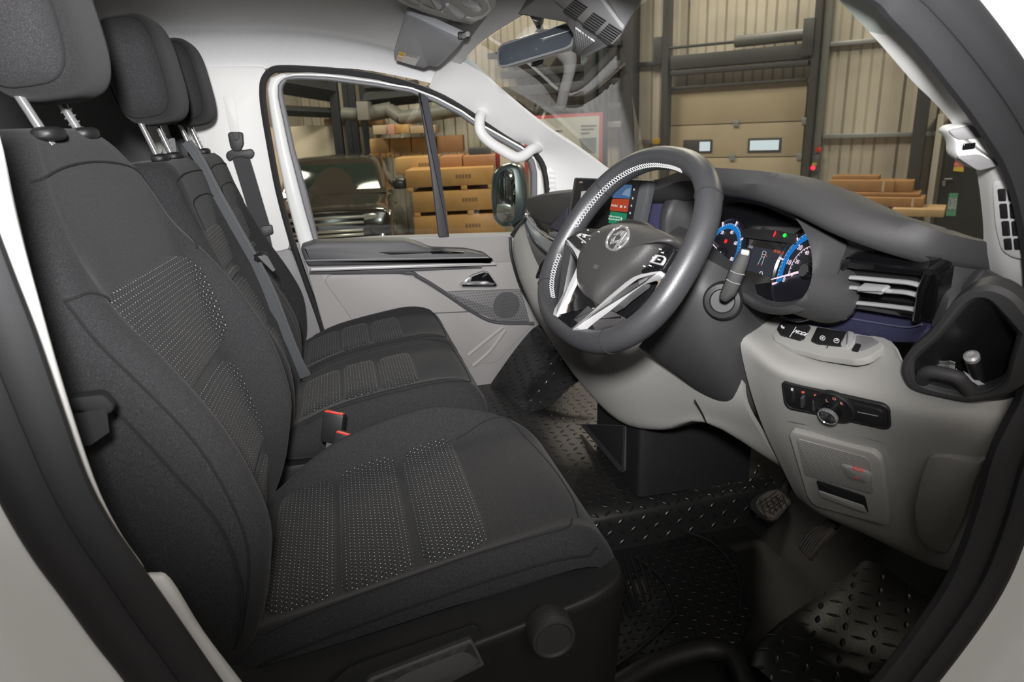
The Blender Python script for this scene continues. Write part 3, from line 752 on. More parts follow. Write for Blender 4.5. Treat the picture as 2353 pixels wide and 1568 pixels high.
# ---- seat beside: middle and passenger places of the double seat
def bench_place(name, label, yc, post_pz):
    s = thing(name, label, 'seat', (.05, yc, .7), 'front seats of the cab')
    b = Pad([(.98, -.200, -.185, -.185, .11, .15, .200, -.30), (1.04, -.205, -.170, -.168, .12, .16, .208, -.32), (1.15, -.222, -.168, -.165, .125, .165, .213, -.35), (1.25, -.258, -.205, -.20, .125, .165, .213, -.38),
             (1.36, -.300, -.262, -.255, .12, .16, .212, -.40), (1.46, -.322, -.300, -.298, .11, .155, .208, -.42), (1.54, -.332, -.325, -.325, .11, .15, .202, -.44), (1.60, -.342, -.340, -.340, .10, .145, .192, -.45), (1.635, -.355, -.353, -.353, .09, .13, .178, -.45), (1.652, -.372, -.37, -.37, .08, .12, .160, -.45)], yc, 'back')
    mk('backrest', b.geo(), cloth, s, sharp=70)
    mk('centre_panel', b.panel(rows_lin([1.485, 1.475, 1.44, 1.39, 1.375], -.118, .118, c=.35), .006), cloth_dot, s, sharp=60, uv=lambda p: (p.y, p.z))
    mk('centre_panel', b.panel(rows_lin([1.366, 1.36, 1.353, 1.348], -.122, .122, c=.03), .005, nv=6), cloth_dot, s, sharp=60, uv=lambda p: (p.y, p.z))
    mk('centre_panel', b.panel(rows_lin([1.338, 1.33, 1.27, 1.22, 1.20], -.125, .125, c=.04), .006), cloth_dot, s, sharp=60, uv=lambda p: (p.y, p.z))
    mk('centre_panel', b.panel(rows_lin([1.192, 1.18, 1.12, 1.06, 1.03], -.125, .125, c=.04), .006), cloth_dot, s, sharp=60, uv=lambda p: (p.y, p.z))
    mk('seam', b.seam([(-.17, 1.50), (-.172, 1.58), (-.15, 1.615), (0, 1.622), (.15, 1.615), (.172, 1.58), (.17, 1.50)], .0018), seam_m, s)
    mk('seam', b.seam([(-.15, 1.50), (-.14, 1.545), (-.10, 1.56), (0, 1.565), (.10, 1.56), (.14, 1.545), (.15, 1.50)], .0014), seam_m, s)
    headrest(yc, -.405, 1.85, .142, .066, .118, s, .12, True, post_pz)
    c = Pad([(-.21, .975, .98, .98, .13, .165, .20, .90), (-.15, 1.0, 1.005, 1.005, .135, .17, .207, .90), (-.08, 1.022, 1.032, 1.032, .14, .175, .21, .90), (0, 1.035, 1.05, 1.05, .14, .175, .21, .90), (.10, 1.048, 1.064, 1.066, .14, .175, .21, .90), (.19, 1.056, 1.070, 1.076, .14, .175, .21, .90),
             (.25, 1.052, 1.062, 1.066, .14, .175, .21, .90), (.29, 1.035, 1.04, 1.043, .135, .17, .207, .90), (.315, 1.0, 1.002, 1.002, .13, .165, .20, .90), (.322, .965, .965, .965, .125, .16, .195, .90)], yc, 'base')
    mk('seat_cushion', c.geo(), cloth, s, sharp=70)
    mk('centre_panel', c.panel(rows_lin([.152, .147, .11, .07, .055, .05], -.135, .135, c=.45), .008), cloth_dot, s, sharp=60, uv=uvb)
    mk('centre_panel', c.panel(rows_lin([.042, .035, 0, -.03, -.045, -.05], -.138, .138, c=.18), .012), cloth_dot, s, sharp=60, uv=uvb)
    mk('centre_panel', c.panel(rows_lin([-.058, -.065, -.09, -.13, -.155, -.165], -.135, .135, c=.14), .008), cloth_dot, s, sharp=60, uv=uvb)
    for o, r_ in ((.188, .0018), (.176, .0012)):
        mk('seam', c.seam([(-o, -.15), (-o - .003, 0), (-o - .003, .15), (-o + .008, .25), (-.15, .283), (0, .292), (.15, .283), (o - .008, .25), (o + .003, .15), (o + .003, 0), (o, -.15)], r_, .001), seam_m, s)
    mk('seat_base', box((.0, yc, .81), (.56, .40, .18), None, .02), blk, s)
    return s
bench_place('middle_chair', 'black cloth middle seat between driver and passenger places, folded belt hanging across it', .215, 1.655)
bench_place('passenger_chair', 'black cloth passenger seat against the far door, farthest of the three', .645, 1.655)

# ---- rear bench glimpsed behind the front headrests
rb = thing('rear_bench', 'dark rear bench glimpsed in the gap below the front headrests', 'rear seat', (-1.3, .2, .6))
for yc in (-.05, .45):
    b = Pad([(1.0, -1.30, -1.29, -1.29, .15, .19, .22, -1.44), (1.3, -1.34, -1.33, -1.33, .15, .19, .22, -1.48), (1.52, -1.38, -1.38, -1.38, .14, .18, .21, -1.50), (1.60, -1.41, -1.41, -1.41, .12, .15, .17, -1.50), (1.62, -1.43, -1.43, -1.43, .09, .12, .14, -1.50)], yc, 'back')
    mk('backrest', b.geo(), cloth, rb, sharp=70)
    headrest(yc, -1.43, 1.83, .13, .06, .10, rb, .10, True, 1.62)
mk('seat_cushion', box((-1.1, .2, .96), (.5, 1.1, .2), None, .05), cloth, rb)

# ================================================================== seat belts
def buckle(name, label, px, py, y, h, tilt, group, full=True, wd=.05, dp=.026):
    top = V(px, py, y)
    up = Vector((math.sin(tilt), .05, math.cos(tilt))).normalized(); side = Vector((math.cos(tilt) * .93, -.36, -math.sin(tilt) * .93)); side = (side - up * side.dot(up)).normalized(); fr = up.cross(side)
    t = thing(name, label, 'seat belt buckle', top - up * h, group)
    c = top - up * h * .5
    mk('buckle_body', box(c, (wd, dp, h), (side, fr, up), .005), blk, t)
    o = [top + side * a * wd * .44 + fr * b * dp * .40 for a, b in ((-1, -1), (1, -1), (1, 1), (-1, 1))]
    mk('rim', ring(rc([top + side * a * wd * .49 + fr * b * dp * .47 for a, b in ((-1, -1), (1, -1), (1, 1), (-1, 1))], .004), rc(o, .003), up, .004, 40, .0008), blk_gloss, t) if False else None
    nearsgn = 1 if fr.dot(EYE - top) > 0 else -1
    red = [top + side * a * wd * .43 + fr * b * nearsgn * dp for a, b in ((-1, .40), (1, .40), (1, -.05), (.55, -.05), (.40, .02), (-.40, .02), (-.55, -.05), (-1, -.05))]
    mk('release_button', slab(red, up, .004, .001, .0018), red_pl, t)
    sl = [top + side * a * wd * .36 + fr * b * nearsgn * dp for a, b in ((-1, -.02), (1, -.02), (1, -.36), (-1, -.36))]
    mk('tongue_slot', slab(sl, up, .003, .0005, .0012), dark_int, t)
    p0 = top - up * h
    mk('stalk', strip([p0 + up * .004, p0 - up * .05, p0 - up * .12 - Vector((.02, 0, 0))], side * .024, .004), M('dark_stalk_steel', (.09, .09, .095), .5), t)
    return t
buckle('belt_buckle', 'tall black buckle with red button standing beside the middle seat', 770, 947, -.10, .075, .22, 'seat belt buckles')
buckle('belt_buckle', 'black buckle with red button half hidden behind the driver cushion', 797, 996, -.165, .07, .30, 'seat belt buckles')
buckle('belt_buckle', 'small black buckle with red button between the two passenger cushions', 700, 853, .43, .05, .05, 'seat belt buckles', wd=.035)

# middle belt: folded webbing coming over the backrest and down to the gap
mb = thing('middle_seat_belt', 'grey folded seat belt running diagonally down over the middle backrest', 'seat belt', V(685, 880, .34))
mpx = [(412, 333, .37), (440, 372, .36), (478, 445, .35), (520, 520, .34), (560, 590, .34), (582, 630, .34), (610, 690, .34), (640, 770, .35), (668, 840, .36), (686, 872, .37)]
pth = crv([V(a, b, y) + Vector((.012, 0, .004)) for a, b, y in mpx], 5)
n_ = len(pth)
def wid(i, a, b):
    t = i / (n_ - 1); w_ = a + (b - a) * max(0, (t - .55) / .45); return Vector((.35, .9, .25)).normalized() * w_
mk('webbing', strip(pth, [Vector((.9, -.35, .3)).normalized() * (.012 + .03 * max(0, (i / (n_ - 1) - .5) / .5)) for i in range(n_)], .002), webbing, mb)
mk('webbing', strip([p + Vector((.008, -.012, .004)) for p in pth], [Vector((.9, -.35, .35)).normalized() * (.011 + .02 * max(0, (i / (n_ - 1) - .5) / .5)) for i in range(n_)], .002), webbing, mb)
mk('webbing', strip([p + Vector((.016, -.004, .006)) for p in pth], [Vector((.95, -.2, .3)).normalized() * (.010 + .012 * max(0, (i / (n_ - 1) - .5) / .5)) for i in range(n_)], .002), webbing, mb)
tp = V(572, 602, .33) + Vector((.03, 0, .01))
mk('belt_tongue', sup(tp, (Vector((.8, -.5, .25)).normalized(), Vector((.5, .85, 0)).normalized(), Vector((-.2, .1, 1)).normalized()), (.026, .012, .012), 2.6, 2.6, 24, 12), blk, mb)
mk('tongue_plate', slab(rc([tp + Vector(p) for p in ((-.008, -.004, .004), (.018, -.010, .004), (.034, -.008, -.038), (.026, -.006, -.042))], .003), (.3, -.9, .2), .002, .0005, .012), chrome, mb)
mk('anchor_loop', box(V(690, 882, .37) + Vector((.01, 0, 0)), (.055, .02, .016), (Vector((.93, -.36, .1)).normalized(), Vector((.36, .93, 0)), Vector((0, 0, 1))), .004), blk, mb)
# belt tower on the top of the bench back
bt = thing('belt_tower', 'grey belt guide housing on top of the middle backrest', 'belt guide', V(405, 375, .42))
btp = Plane(V(400, 360, .40), (.3, -.9, .2))
mk('housing', slab(rc(btp.many([(381, 385), (372, 345), (388, 318), (402, 315), (412, 385)]), .006), btp.n, .05, .004), M('grey_belt_tower', (.16, .16, .165), .5), bt)
mk('belt_slot', slab(rc(btp.many([(403, 330), (416, 336), (428, 385), (412, 386)]), .004), btp.n, .04, .002, -.002), blk, bt)

# passenger belt on the centre pillar
pb = thing('passenger_seat_belt', 'black seat belt hanging from its anchor on the far centre pillar', 'seat belt', V(560, 350, .88))
pp = Plane(V(550, 340, .885), (.05, -1, 0))
mk('anchor_cover', slab(rc(pp.many([(524, 308), (530, 303), (552, 303), (559, 306), (561, 332), (553, 348), (538, 348), (530, 338)]), .006), pp.n, .02, .004, .02), blk, pb)
mk('anchor_cap', slab(rc(pp.many([(535, 303), (549, 303), (552, 318), (546, 324), (538, 322)]), .004), pp.n, .008, .002, .028), blk_soft, pb)
mk('d_ring', slab(rc(pp.many([(519, 360), (522, 349), (535, 343), (560, 345), (578, 341), (586, 350), (583, 361), (574, 366), (560, 361), (540, 362), (528, 372)]), .008), pp.n, .008, .003, .014), blk, pb)
wp = [pp(a, b, .008) for a, b in ((552, 358), (565, 400), (580, 450), (595, 500), (606, 535))]
mk('webbing', strip(crv(wp, 4), (pp(585, 400) - pp(545, 405)) * .98, .002), M('black_belt_webbing', (.022, .023, .026), .7, bump=(900, .4, .0005)), pb)
wp2 = [pp(a, b, .006) for a, b in ((606, 535), (618, 590), (640, 680), (660, 760))]
mk('webbing', strip(crv(wp2, 4), (pp(628, 560) - pp(602, 562)), .002), M('black_belt_webbing_low', (.03, .031, .034), .7), pb)
mk('belt_guide', slab(rc(pp.many([(590, 532), (602, 518), (626, 516), (629, 536), (600, 547)]), .006), pp.n, .012, .003, .014), blk, pb)

# near belt anchor on the driver's centre pillar, its shade put into the colours
nb = thing('driver_chair_belt', 'black driver belt guide with painted-in shade beside the near backrest', 'seat belt', V(210, 935, -.80))
np_ = Plane(V(210, 935, -.80), (.2, -1, .1))
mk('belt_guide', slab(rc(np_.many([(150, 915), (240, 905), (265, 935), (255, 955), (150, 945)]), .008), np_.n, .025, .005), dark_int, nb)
mk('webbing', strip([np_(205, 945), np_(212, 1000), np_(170, 1030)], np_(245, 970) - np_(165, 985), .003), M('shade_painted_webbing', (.012, .012, .013), .9), nb)

# ================================================================== passenger door
pd = thing('passenger_door', 'closed passenger door with grey panel, window and charcoal armrest', 'van door', (.3, YD, .7))
OUTL = [(752, 775), (700, 597), (660, 450), (637, 340), (622, 250), (617, 205), (624, 182), (648, 172), (715, 170), (791, 176), (868, 187), (944, 206), (1021, 236), (1078, 268), (1113, 295), (1190, 345), (1224, 362), (1243, 395), (1250, 450), (1248, 520), (1262, 770), (1140, 915), (1000, 1000), (800, 1000)]
WINL = [(700, 478), (667, 350), (640, 225), (640, 195), (652, 182), (680, 176), (753, 178), (868, 193), (944, 206), (1002, 228), (1059, 258), (1100, 287), (1200, 343), (1226, 366), (1233, 395), (1233, 450), (1226, 538), (1174, 542), (868, 552), (724, 562)]
GLSL = [(705, 440), (677, 344), (651, 225), (648, 200), (660, 184), (690, 182), (753, 185), (868, 200), (944, 213), (1002, 236), (1059, 266), (1100, 296), (1196, 352), (1217, 373), (1223, 400), (1223, 450), (1214, 536), (1174, 537), (868, 546), (733, 556)]
ny = Vector((0, -1, 0))
cxw, cyw = 930, 380
OUTB = [(cxw + (a - cxw) * 1.012 + 0, cyw + (b - cyw) * 1.02) for a, b in OUTL[1:20]] + [(1180, 600), (900, 625), (735, 640)]
mk('window_surround', ring(pts3(OUTB, .882), pts3(WINL, .882), ny, .02, 160, .008), white_paint, pd, sharp=60)
mk('window_rubber', ring(pts3([(cxw + (a - cxw) * 1.006, cyw + (b - cyw) * 1.012) for a, b in WINL], .872), pts3(GLSL, .872), ny, .03, 140, .004), M('grey_window_rubber', (.15, .15, .16), .55), pd)
tiltP = Plane(Vector((.3, .925, 1.34)), (0, -1, -.11))
mk('window_glass', slab(tiltP.many([(cxw + (a - cxw) * 1.004, cyw + (b - cyw) * 1.006) for a, b in GLSL]), tiltP.n, .004, 0), glass_m, pd)
mk('quarter_light_bar', slab(rc(pts3([(962, 212), (984, 223), (1011, 380), (1033, 545), (1009, 547), (990, 390)], .858), .003), ny, .02, .004), M('charcoal_divider_bar', (.045, .046, .055), .55), pd)
PAN = [(690, 570), (735, 556), (868, 546), (1174, 537), (1240, 535), (1255, 620), (1262, 770), (1140, 915), (1000, 1000), (800, 1000), (748, 770)]
mk('door_panel', slab(rc(pts3(PAN, YD), .01), ny, .045, .006), grey_door, pd)
def zp(l): return [(400 + a / 2.768, 440 + b / 2.768) for a, b in l]
# lower carved field and its rim
mk('panel_field', slab(rc(pts3(zp([(955, 570), (985, 530), (1450, 524), (1540, 548), (1620, 600), (1720, 660), (1880, 770), (2020, 838), (2280, 850), (2050, 1090), (1900, 1100), (1500, 1400), (1300, 1200), (1120, 800)]), YD - .004), .02), ny, .006, .004, .004), grey_door, pd)
mk('panel_crease', tube(crv([V(a, b, YD - .004) for a, b in zp([(860, 516), (1450, 516), (1560, 548), (1720, 645), (1890, 762), (2040, 832), (2290, 842)])], 6), .0075, 8), char_door, pd)
mk('upper_panel', slab(rc(pts3(zp([(1300, 300), (2150, 275), (2160, 445), (2050, 452), (1900, 380), (1640, 366), (1560, 332), (1480, 310)]), YD - .003), .006), ny, .006, .002, .002), grey_door, pd)
arm_o = zp([(802, 352), (900, 322), (1480, 310), (1560, 333), (1640, 368), (1870, 376), (1990, 402), (2036, 440), (2031, 452), (1500, 466), (850, 480), (826, 430)])
ar = mk('armrest', slab(rc(pts3(arm_o, .798), .012), ny, .075, .016), char_door, pd)
mk('armrest_stitching', tube(crv([V(a, b, .797) for a, b in zp([(840, 440), (1000, 436), (1300, 430), (1700, 424), (2000, 420)])], 4), .0018, 6), M('pale_stitching', (.30, .30, .31), .7), ar)
mk('pull_slot', slab(rc(pts3(zp([(1300, 388), (1380, 382), (1620, 380), (1640, 392), (1380, 404)]), .796), .004), ny, .006, .001), blk, ar)
mk('window_switch', slab(rc(pts3(zp([(1625, 384), (1700, 376), (1850, 386), (1840, 396), (1640, 398)]), .794), .003), ny, .008, .001), blk_gloss, ar)
mk('trim_strip', slab(rc(pts3(zp([(862, 486), (1500, 468), (2050, 452), (2052, 470), (1500, 489), (866, 511)]), .806), .002), ny, .05, .004), M('pale_trim_strip', (.50, .50, .50), .35), pd)
mk('dark_under_strip', slab(rc(pts3(zp([(866, 512), (1450, 490), (1960, 484), (1960, 490), (1500, 510), (1440, 524), (870, 526)]), .858), .002), ny, .01, .001), char_door, pd)  # dark charcoal strip below the pale trim strip
hd = mk('handle_recess', slab(rc(pts3(zp([(1818, 598), (1895, 535), (1972, 508), (2005, 515), (2064, 598), (2044, 614), (1838, 614)]), .852), .006), ny, .02, .003), grey_door, pd)
mk('handle_cavity', slab(rc(pts3(zp([(1828, 598), (1898, 542), (1975, 514), (2000, 520), (2056, 600), (2040, 608), (1840, 608)]), .850), .005), ny, .004, .001), blk_gloss, hd)
mk('door_handle', slab(rc(pts3(zp([(1832, 596), (1850, 566), (1880, 545), (1896, 550), (1888, 575), (1990, 572), (2046, 590), (2030, 600), (1900, 598)]), .842), .004), ny, .012, .003), chrome, hd)
spk = plane3(V(1025, 670, YD), V(1200, 665, YD), V(1170, 740, YD))
mk('speaker_grille', slab(rc(pts3(zp([(1718, 640), (1850, 632), (2205, 622), (2262, 828), (2060, 828), (1910, 762)]), YD - .006), .008), ny, .006, .002, .002), pimples('door_grille_plastic', (.15, .148, .15), .011, .30, .001, .55), pd, uv=lambda p: (p.x, p.z))
mk('speaker', lathe([(.053, -.002), (.052, .002), (.001, .003)], V(1164, 702, YD - .008), ny, 40), pimples('speaker_mesh', (.085, .085, .09), .0075, .36, .001, .4), pd, uv=lambda p: (p.x, p.z))
for l in (((1870, 1040), (1980, 950), (2090, 862)), ((1900, 1108), (2010, 1010), (2105, 880))):
    mk('panel_rib', tube(crv([V(a, b, YD - .001) for a, b in zp(l)], 6), .011, 8), grey_door, pd)
mk('panel_line', tube(crv([V(a, b, YD - .008) for a, b in zp([(1640, 776), (1780, 770), (1900, 764)])], 4), .002, 6), char_door, pd)
# door seal around the opening
struct('trim_12', tube(crv([V(a, b, .905) for a, b in [(760, 830), (737, 745), (700, 640), (668, 545), (640, 440), (620, 335), (606, 250), (603, 207), (607, 182), (622, 164), (646, 158), (715, 160), (791, 166), (868, 177), (944, 196), (1021, 225), (1078, 258), (1113, 285), (1195, 338), (1232, 357), (1252, 395), (1260, 460), (1268, 560)]], 4), .0115, 8, flat=(1.5, 1), up=(0, 1, 0)), rubber, label='black rubber seal framing the closed passenger door', cat='door seal')
struct('trim_13', tube(crv([V(a, b, .86) for a, b in [(1240, 760), (1190, 815), (1150, 860), (1115, 915)]], 4), .011, 8), rubber, label='black rubber seal at the front foot of the passenger door', cat='door seal')
# grab handle
gh = thing('grab_handle', 'off-white grab handle on the passenger windscreen pillar', 'grab handle', V(1160, 330, .83))
mk('grip', tube(crv([V(1108, 258, .89), V(1102, 276, .835), V(1104, 302, .82), V(1122, 324, .82), V(1155, 346, .82), V(1184, 361, .82), V(1203, 358, .825), V(1222, 344, .84), V(1240, 338, .89)], 6), .0185, 12), white_trim, gh)

# ================================================================== outside mirror on the passenger side
om = thing('door_mirror', 'black wing mirror outside the passenger window', 'wing mirror', V(1175, 540, 1.15))
op = Plane(V(1165, 450, 1.13), (-.35, -1, 0))
MO = [(1130, 400), (1150, 380), (1178, 374), (1196, 384), (1206, 410), (1212, 470), (1205, 505), (1185, 522), (1150, 524), (1133, 505), (1127, 450)]
mk('mirror_housing', slab(rc(op.many(MO), .02), op.n, .13, .018), M('dark_teal_housing', (.03, .042, .045), .3, coat=.4), om)
mk('mirror_glass', slab(rc(op.many([(1146, 400), (1160, 388), (1178, 388), (1184, 410), (1186, 470), (1180, 508), (1155, 512), (1142, 500), (1139, 450)]), .012), op.n, .004, .001, .004), M('mirror_silvering', (.75, .75, .75), .03, metal=1), om)
mk('mirror_arm', tube([op(1190, 510), op(1205, 530, -.02), V(1235, 545, 1.0)], .03, 10), blk, om)

# ================================================================== dashboard
db = thing('dashboard', 'full-width van dashboard, charcoal above and light grey below', 'dashboard', (.8, -.05, 1.2))
def G(rows): return [[V(*t) if len(t) == 3 and t[0] > 10 else Vector(t) for t in r] for r in rows]
ys = (.82, .55, .25, 0, -.2, -.35, -.5, -.65, -.77, -.850, -.868, -.876)
far = [(1.18, y, 1.31 + .02 * (y < 0)) for y in ys]
far2 = [(1.02, y, z) for y, z in zip(ys, (1.36, 1.36, 1.37, 1.38, 1.395, 1.43, 1.46, 1.46, 1.44, 1.42, 1.41, 1.40))]
ridge = [(1230, 456), (1285, 445), (1375, 441), (1448, 438), (1530, 430), (1600, 408), (1690, 402), (1868, 424), (2008, 488), (2132, 530), (2200, 545), (2300, 562)]
lip = [(1224, 492), (1264, 505), (1340, 500), (1432, 458), (1532, 446), (1598, 430), (1702, 438), (1812, 468), (1938, 526), (2095, 578), (2185, 592), (2300, 615)]
R1 = [(a, b, y) for (a, b), y in zip(ridge, ys)]; R2 = [(a, b, y) for (a, b), y in zip(lip, ys)]
Rm = [((a[0] * .5 + b[0] * .5), (a[1] * .62 + b[1] * .38), y) for a, b, y in zip(ridge, lip, ys)]
g0, g1, gm, g2 = G([far])[0], G([R1])[0], G([Rm])[0], G([R2])[0]
g3 = [p + Vector((.03, 0, -.010)) for p in g2]
mk('upper_pad', patch([g0, [Vector(t) for t in far2], g1, g2, g3], 4, 4, .01), blk_soft, db, sharp=50)
mk('pad_highlight_lip', tube(crv(g2[5:9], 6), .0035, 8), blk_soft, db)
# passenger airbag face and the parts below it
mk('airbag_panel', patch(G([[(1224, 500, .83), (1264, 505, .55), (1340, 505, .25), (1425, 500, 0)], [(1232, 515, .80), (1266, 530, .55), (1338, 560, .25), (1420, 580, 0)], [(1240, 526, .76), (1270, 545, .55), (1335, 590, .25), (1416, 620, 0)]]), 4, 4, .008), blk_soft, db)
mk('navy_panel', slab(rc([V(1306, 477, .30), V(1302, 521, .30), V(1297, 537, .31), V(1262, 522, .50)], .004), (-.8, -.4, .3), .006, .002, .004), navy, db)
nv = Plane(V(1500, 490, -.10), (-.9, -.25, .3))
mk('navy_panel', slab(rc(nv.many([(1470, 446), (1532, 450), (1524, 560), (1440, 560)]), .006), nv.n, .01, .002), navy, db)
mk('hazard_switch_strip', slab(rc([V(1262, 524, .50), V(1297, 538, .31), V(1300, 556, .31), V(1262, 541, .50)], .003), (-.8, -.4, .3), .012, .002, .004), blk_gloss, db)
cs = crv([V(1211, 498, .83), V(1224, 514, .77), V(1246, 535, .63), (V(1272, 550, .46)), V(1300, 562, .32), V(1345, 580, .15)], 5)
mk('chrome_strip', tube(cs, .0045, 8), silver, db)
mk('grey_blue_band', patch(G([[(1212, 503, .83), (1232, 528, .72), (1256, 548, .56), (1290, 566, .35), (1345, 592, .15)], [(1209, 509, .82), (1226, 538, .71), (1252, 562, .55), (1285, 584, .35), (1345, 610, .15)], [(1208, 513, .82), (1225, 547, .71), (1250, 571, .55), (1284, 592, .35), (1345, 618, .15)]]), 4, 3, .01), M('grey_blue_satin_band', (.24, .27, .29), .4), db)
mk('band_edge', tube(crv(G([[(1208, 514, .82), (1225, 549, .71), (1250, 573, .55), (1284, 595, .35), (1345, 621, .15)]])[0], 4), .004, 8), M('dark_blue_edge', (.06, .075, .085), .4), db)
# end vent on the passenger side
ev = mk('end_vent', tube(crv([V(1178, 543, .86), V(1190, 527, .85), V(1206, 510, .84), V(1211, 504, .83)], 4), .012, 8), blk, db)
for a, b in ((1213, 492), (1218, 484), (1223, 476), (1229, 468)):
    mk('vent_blade', box(V(a, b, .83), (.022, .012, .008), None, .002), chrome, db)
# recessed shelf and light grey lower sweep
mk('open_shelf', patch(G([[(1208, 516, .83), (1225, 550, .71), (1250, 574, .55), (1284, 598, .35), (1345, 624, .15)], [(1215, 540, .86), (1238, 575, .76), (1268, 600, .6), (1300, 620, .4), (1360, 640, .2)], [(1200, 560, .80), (1222, 600, .66), (1246, 630, .5), (1280, 660, .3), (1335, 690, .1)]]), 4, 4, .008), M('grey_shelf', (.15, .148, .145), .55), db)
low = G([[(1204, 512, .84), (1212, 548, .72), (1232, 600, .58), (1265, 650, .38), (1330, 690, .14), (1430, 720, -.06), (1530, 760, -.25), (1620, 790, -.42), (1700, 820, -.53)],
         [(1190, 530, .83), (1198, 575, .70), (1215, 630, .55), (1245, 690, .34), (1310, 735, .10), (1410, 770, -.09), (1515, 815, -.28), (1610, 845, -.44), (1704, 862, -.54)],
         [(1178, 558, .82), (1186, 610, .70), (1203, 660, .56), (1238, 725, .34), (1305, 785, .10), (1400, 840, -.09), (1515, 880, -.28), (1620, 910, -.44), (1712, 930, -.54)],
         [(1183, 600, .83), (1197, 650, .72), (1222, 705, .58), (1260, 770, .36), (1325, 850, .12), (1410, 930, -.07), (1520, 955, -.26), (1625, 955, -.42), (1750, 1000, -.53)],
         [(1205, 660, .85), (1220, 705, .74), (1245, 748, .60), (1275, 795, .38), (1338, 885, .14), (1425, 970, -.05), (1520, 988, -.24), (1622, 972, -.40), (1800, 1078, -.52)],
         [(1215, 650, .89), (1240, 700, .78), (1275, 750, .64), (1310, 800, .42), (1380, 880, .18), (1470, 960, -.01), (1560, 980, -.20), (1660, 970, -.36), (1830, 1070, -.48)]])
mk('lower_sweep', patch(low, 4, 4, .010), grey_pl, db, sharp=50)
mk('lower_sweep_edge', tube(crv([V(1172, 545, .85), V(1176, 590, .84), V(1195, 655, .85), V(1222, 705, .84), V(1245, 748, .80)], 5), .006, 8), blk, db)
mk('panel_joint', tube(crv(G([[(1596, 920, -.44), (1612, 948, -.425), (1622, 970, -.41)]])[0], 4), .0018, 6), blk, db)
# driver's lower panel
dl = G([[(1762, 722, -.48), (1850, 748, -.58), (1955, 770, -.70), (2045, 785, -.80), (2120, 900, -.875), (2350, 890, -.955)],
        [(1735, 745, -.51), (1822, 790, -.62), (1945, 820, -.735), (2055, 850, -.825), (2160, 915, -.895), (2348, 910, -.957)],
        [(1703, 775, -.55), (1790, 842, -.67), (1932, 878, -.765), (2062, 920, -.845), (2200, 935, -.915), (2345, 935, -.958)],
        [(1712, 850, -.57), (1796, 892, -.67), (1930, 925, -.765), (2056, 962, -.838), (2190, 975, -.912), (2312, 985, -.957)],
        [(1745, 960, -.57), (1812, 985, -.65), (1935, 1012, -.742), (2060, 1042, -.81), (2180, 1050, -.885), (2278, 1058, -.945)],
        [(1790, 1060, -.57), (1845, 1085, -.645), (1955, 1112, -.73), (2085, 1150, -.79), (2180, 1165, -.86), (2248, 1165, -.925)],
        [(1838, 1150, -.565), (1885, 1182, -.635), (1992, 1228, -.705), (2112, 1285, -.765), (2165, 1303, -.84), (2204, 1306, -.90)],
        [(1870, 1140, -.51), (1925, 1170, -.58), (2030, 1220, -.65), (2140, 1270, -.71), (2190, 1290, -.80), (2215, 1295, -.88)]])
dl_geo = patch(dl, 5, 5)
mk('driver_lower_panel', patch(dl, 5, 5, .003), grey_pl, db, sharp=50)
mk('panel_seam', tube(crv(G([[(1752, 948, -.573), (1812, 968, -.655), (1900, 984, -.722), (1990, 1006, -.778), (2085, 1032, -.826), (2120, 1040, -.848)]])[0], 5), .0018, 6), M('dark_panel_joint', (.10, .098, .095), .7), db)
kp = plane_on([dl_geo], [(2139, 1043), (2105, 1168), (2143, 1250), (2181, 1265), (2240, 1113), (2262, 1050), (2190, 1150)], -.002, .8)
mk('kick_panel', slab(rc(kp.many([(2139, 1043), (2118, 1104), (2105, 1168), (2112, 1228), (2143, 1260), (2181, 1270), (2222, 1180), (2240, 1113), (2262, 1058), (2225, 1056), (2180, 1046)]), .012), kp.n, .02, .003, .006), grey_pl, db)
# navy padded ledge under the vent
nl = G([[(1860, 694, -.565), (1915, 700, -.64), (2000, 712, -.73), (2090, 728, -.805), (2136, 735, -.85)],
        [(1830, 712, -.56), (1900, 725, -.645), (1995, 742, -.735), (2085, 757, -.81), (2130, 752, -.855)],
        [(1795, 722, -.545), (1890, 745, -.64), (1990, 762, -.735), (2075, 772, -.81), (2120, 765, -.855)],
        [(1793, 730, -.54), (1885, 756, -.635), (1985, 775, -.73), (2060, 786, -.80), (2105, 785, -.85)]])
nle = mk('padded_ledge', patch(nl, 4, 4, .02), navy, db, sharp=60)
mk('ledge_stitching', tube(crv(G([[(1838, 710, -.565), (1900, 722, -.645), (1995, 739, -.737), (2080, 752, -.812), (2118, 746, -.852)]])[0], 5), .0012, 5), M('navy_thread', (.10, .10, .17), .7), nle)
# MODE / brake switch shelf
shp = plane_on([dl_geo], [(1780, 765), (1850, 755), (2000, 790), (1990, 820), (1900, 815), (1820, 800)])
mk('switch_shelf', slab(rc(shp.many([(1775, 770), (1792, 745), (1850, 748), (2045, 784), (2030, 802), (1998, 826), (1965, 832), (1880, 820), (1810, 800), (1780, 785)]), .008), shp.n, .012, .003, .004), M('pale_switch_shelf', (.36, .355, .34), .5), db)
m1 = mk('mode_switch', slab(rc(shp.many([(1787, 763), (1795, 748), (1810, 744), (1858, 752), (1866, 757), (1849, 786), (1840, 789), (1795, 776)]), .004), shp.n, .006, .002, .007), blk, db)
sr, su = shp(1851, 770) - shp(1829, 763), shp(1850, 745) - shp(1835, 775)
mk('switch_text', text_geo('MODE', shp(1840, 766, .0075), sr, su, .0125), white_ink, m1)
mk('switch_divider', tube([shp(1829, 752, .0075), shp(1815, 774, .0075)], .0007, 5), white_ink, m1)
mk('switch_symbol', slab(shp.many([(1797, 756), (1801, 755), (1802, 759), (1806, 759), (1805, 763), (1799, 762)]), shp.n, .001, 0, .0078), white_ink, m1)
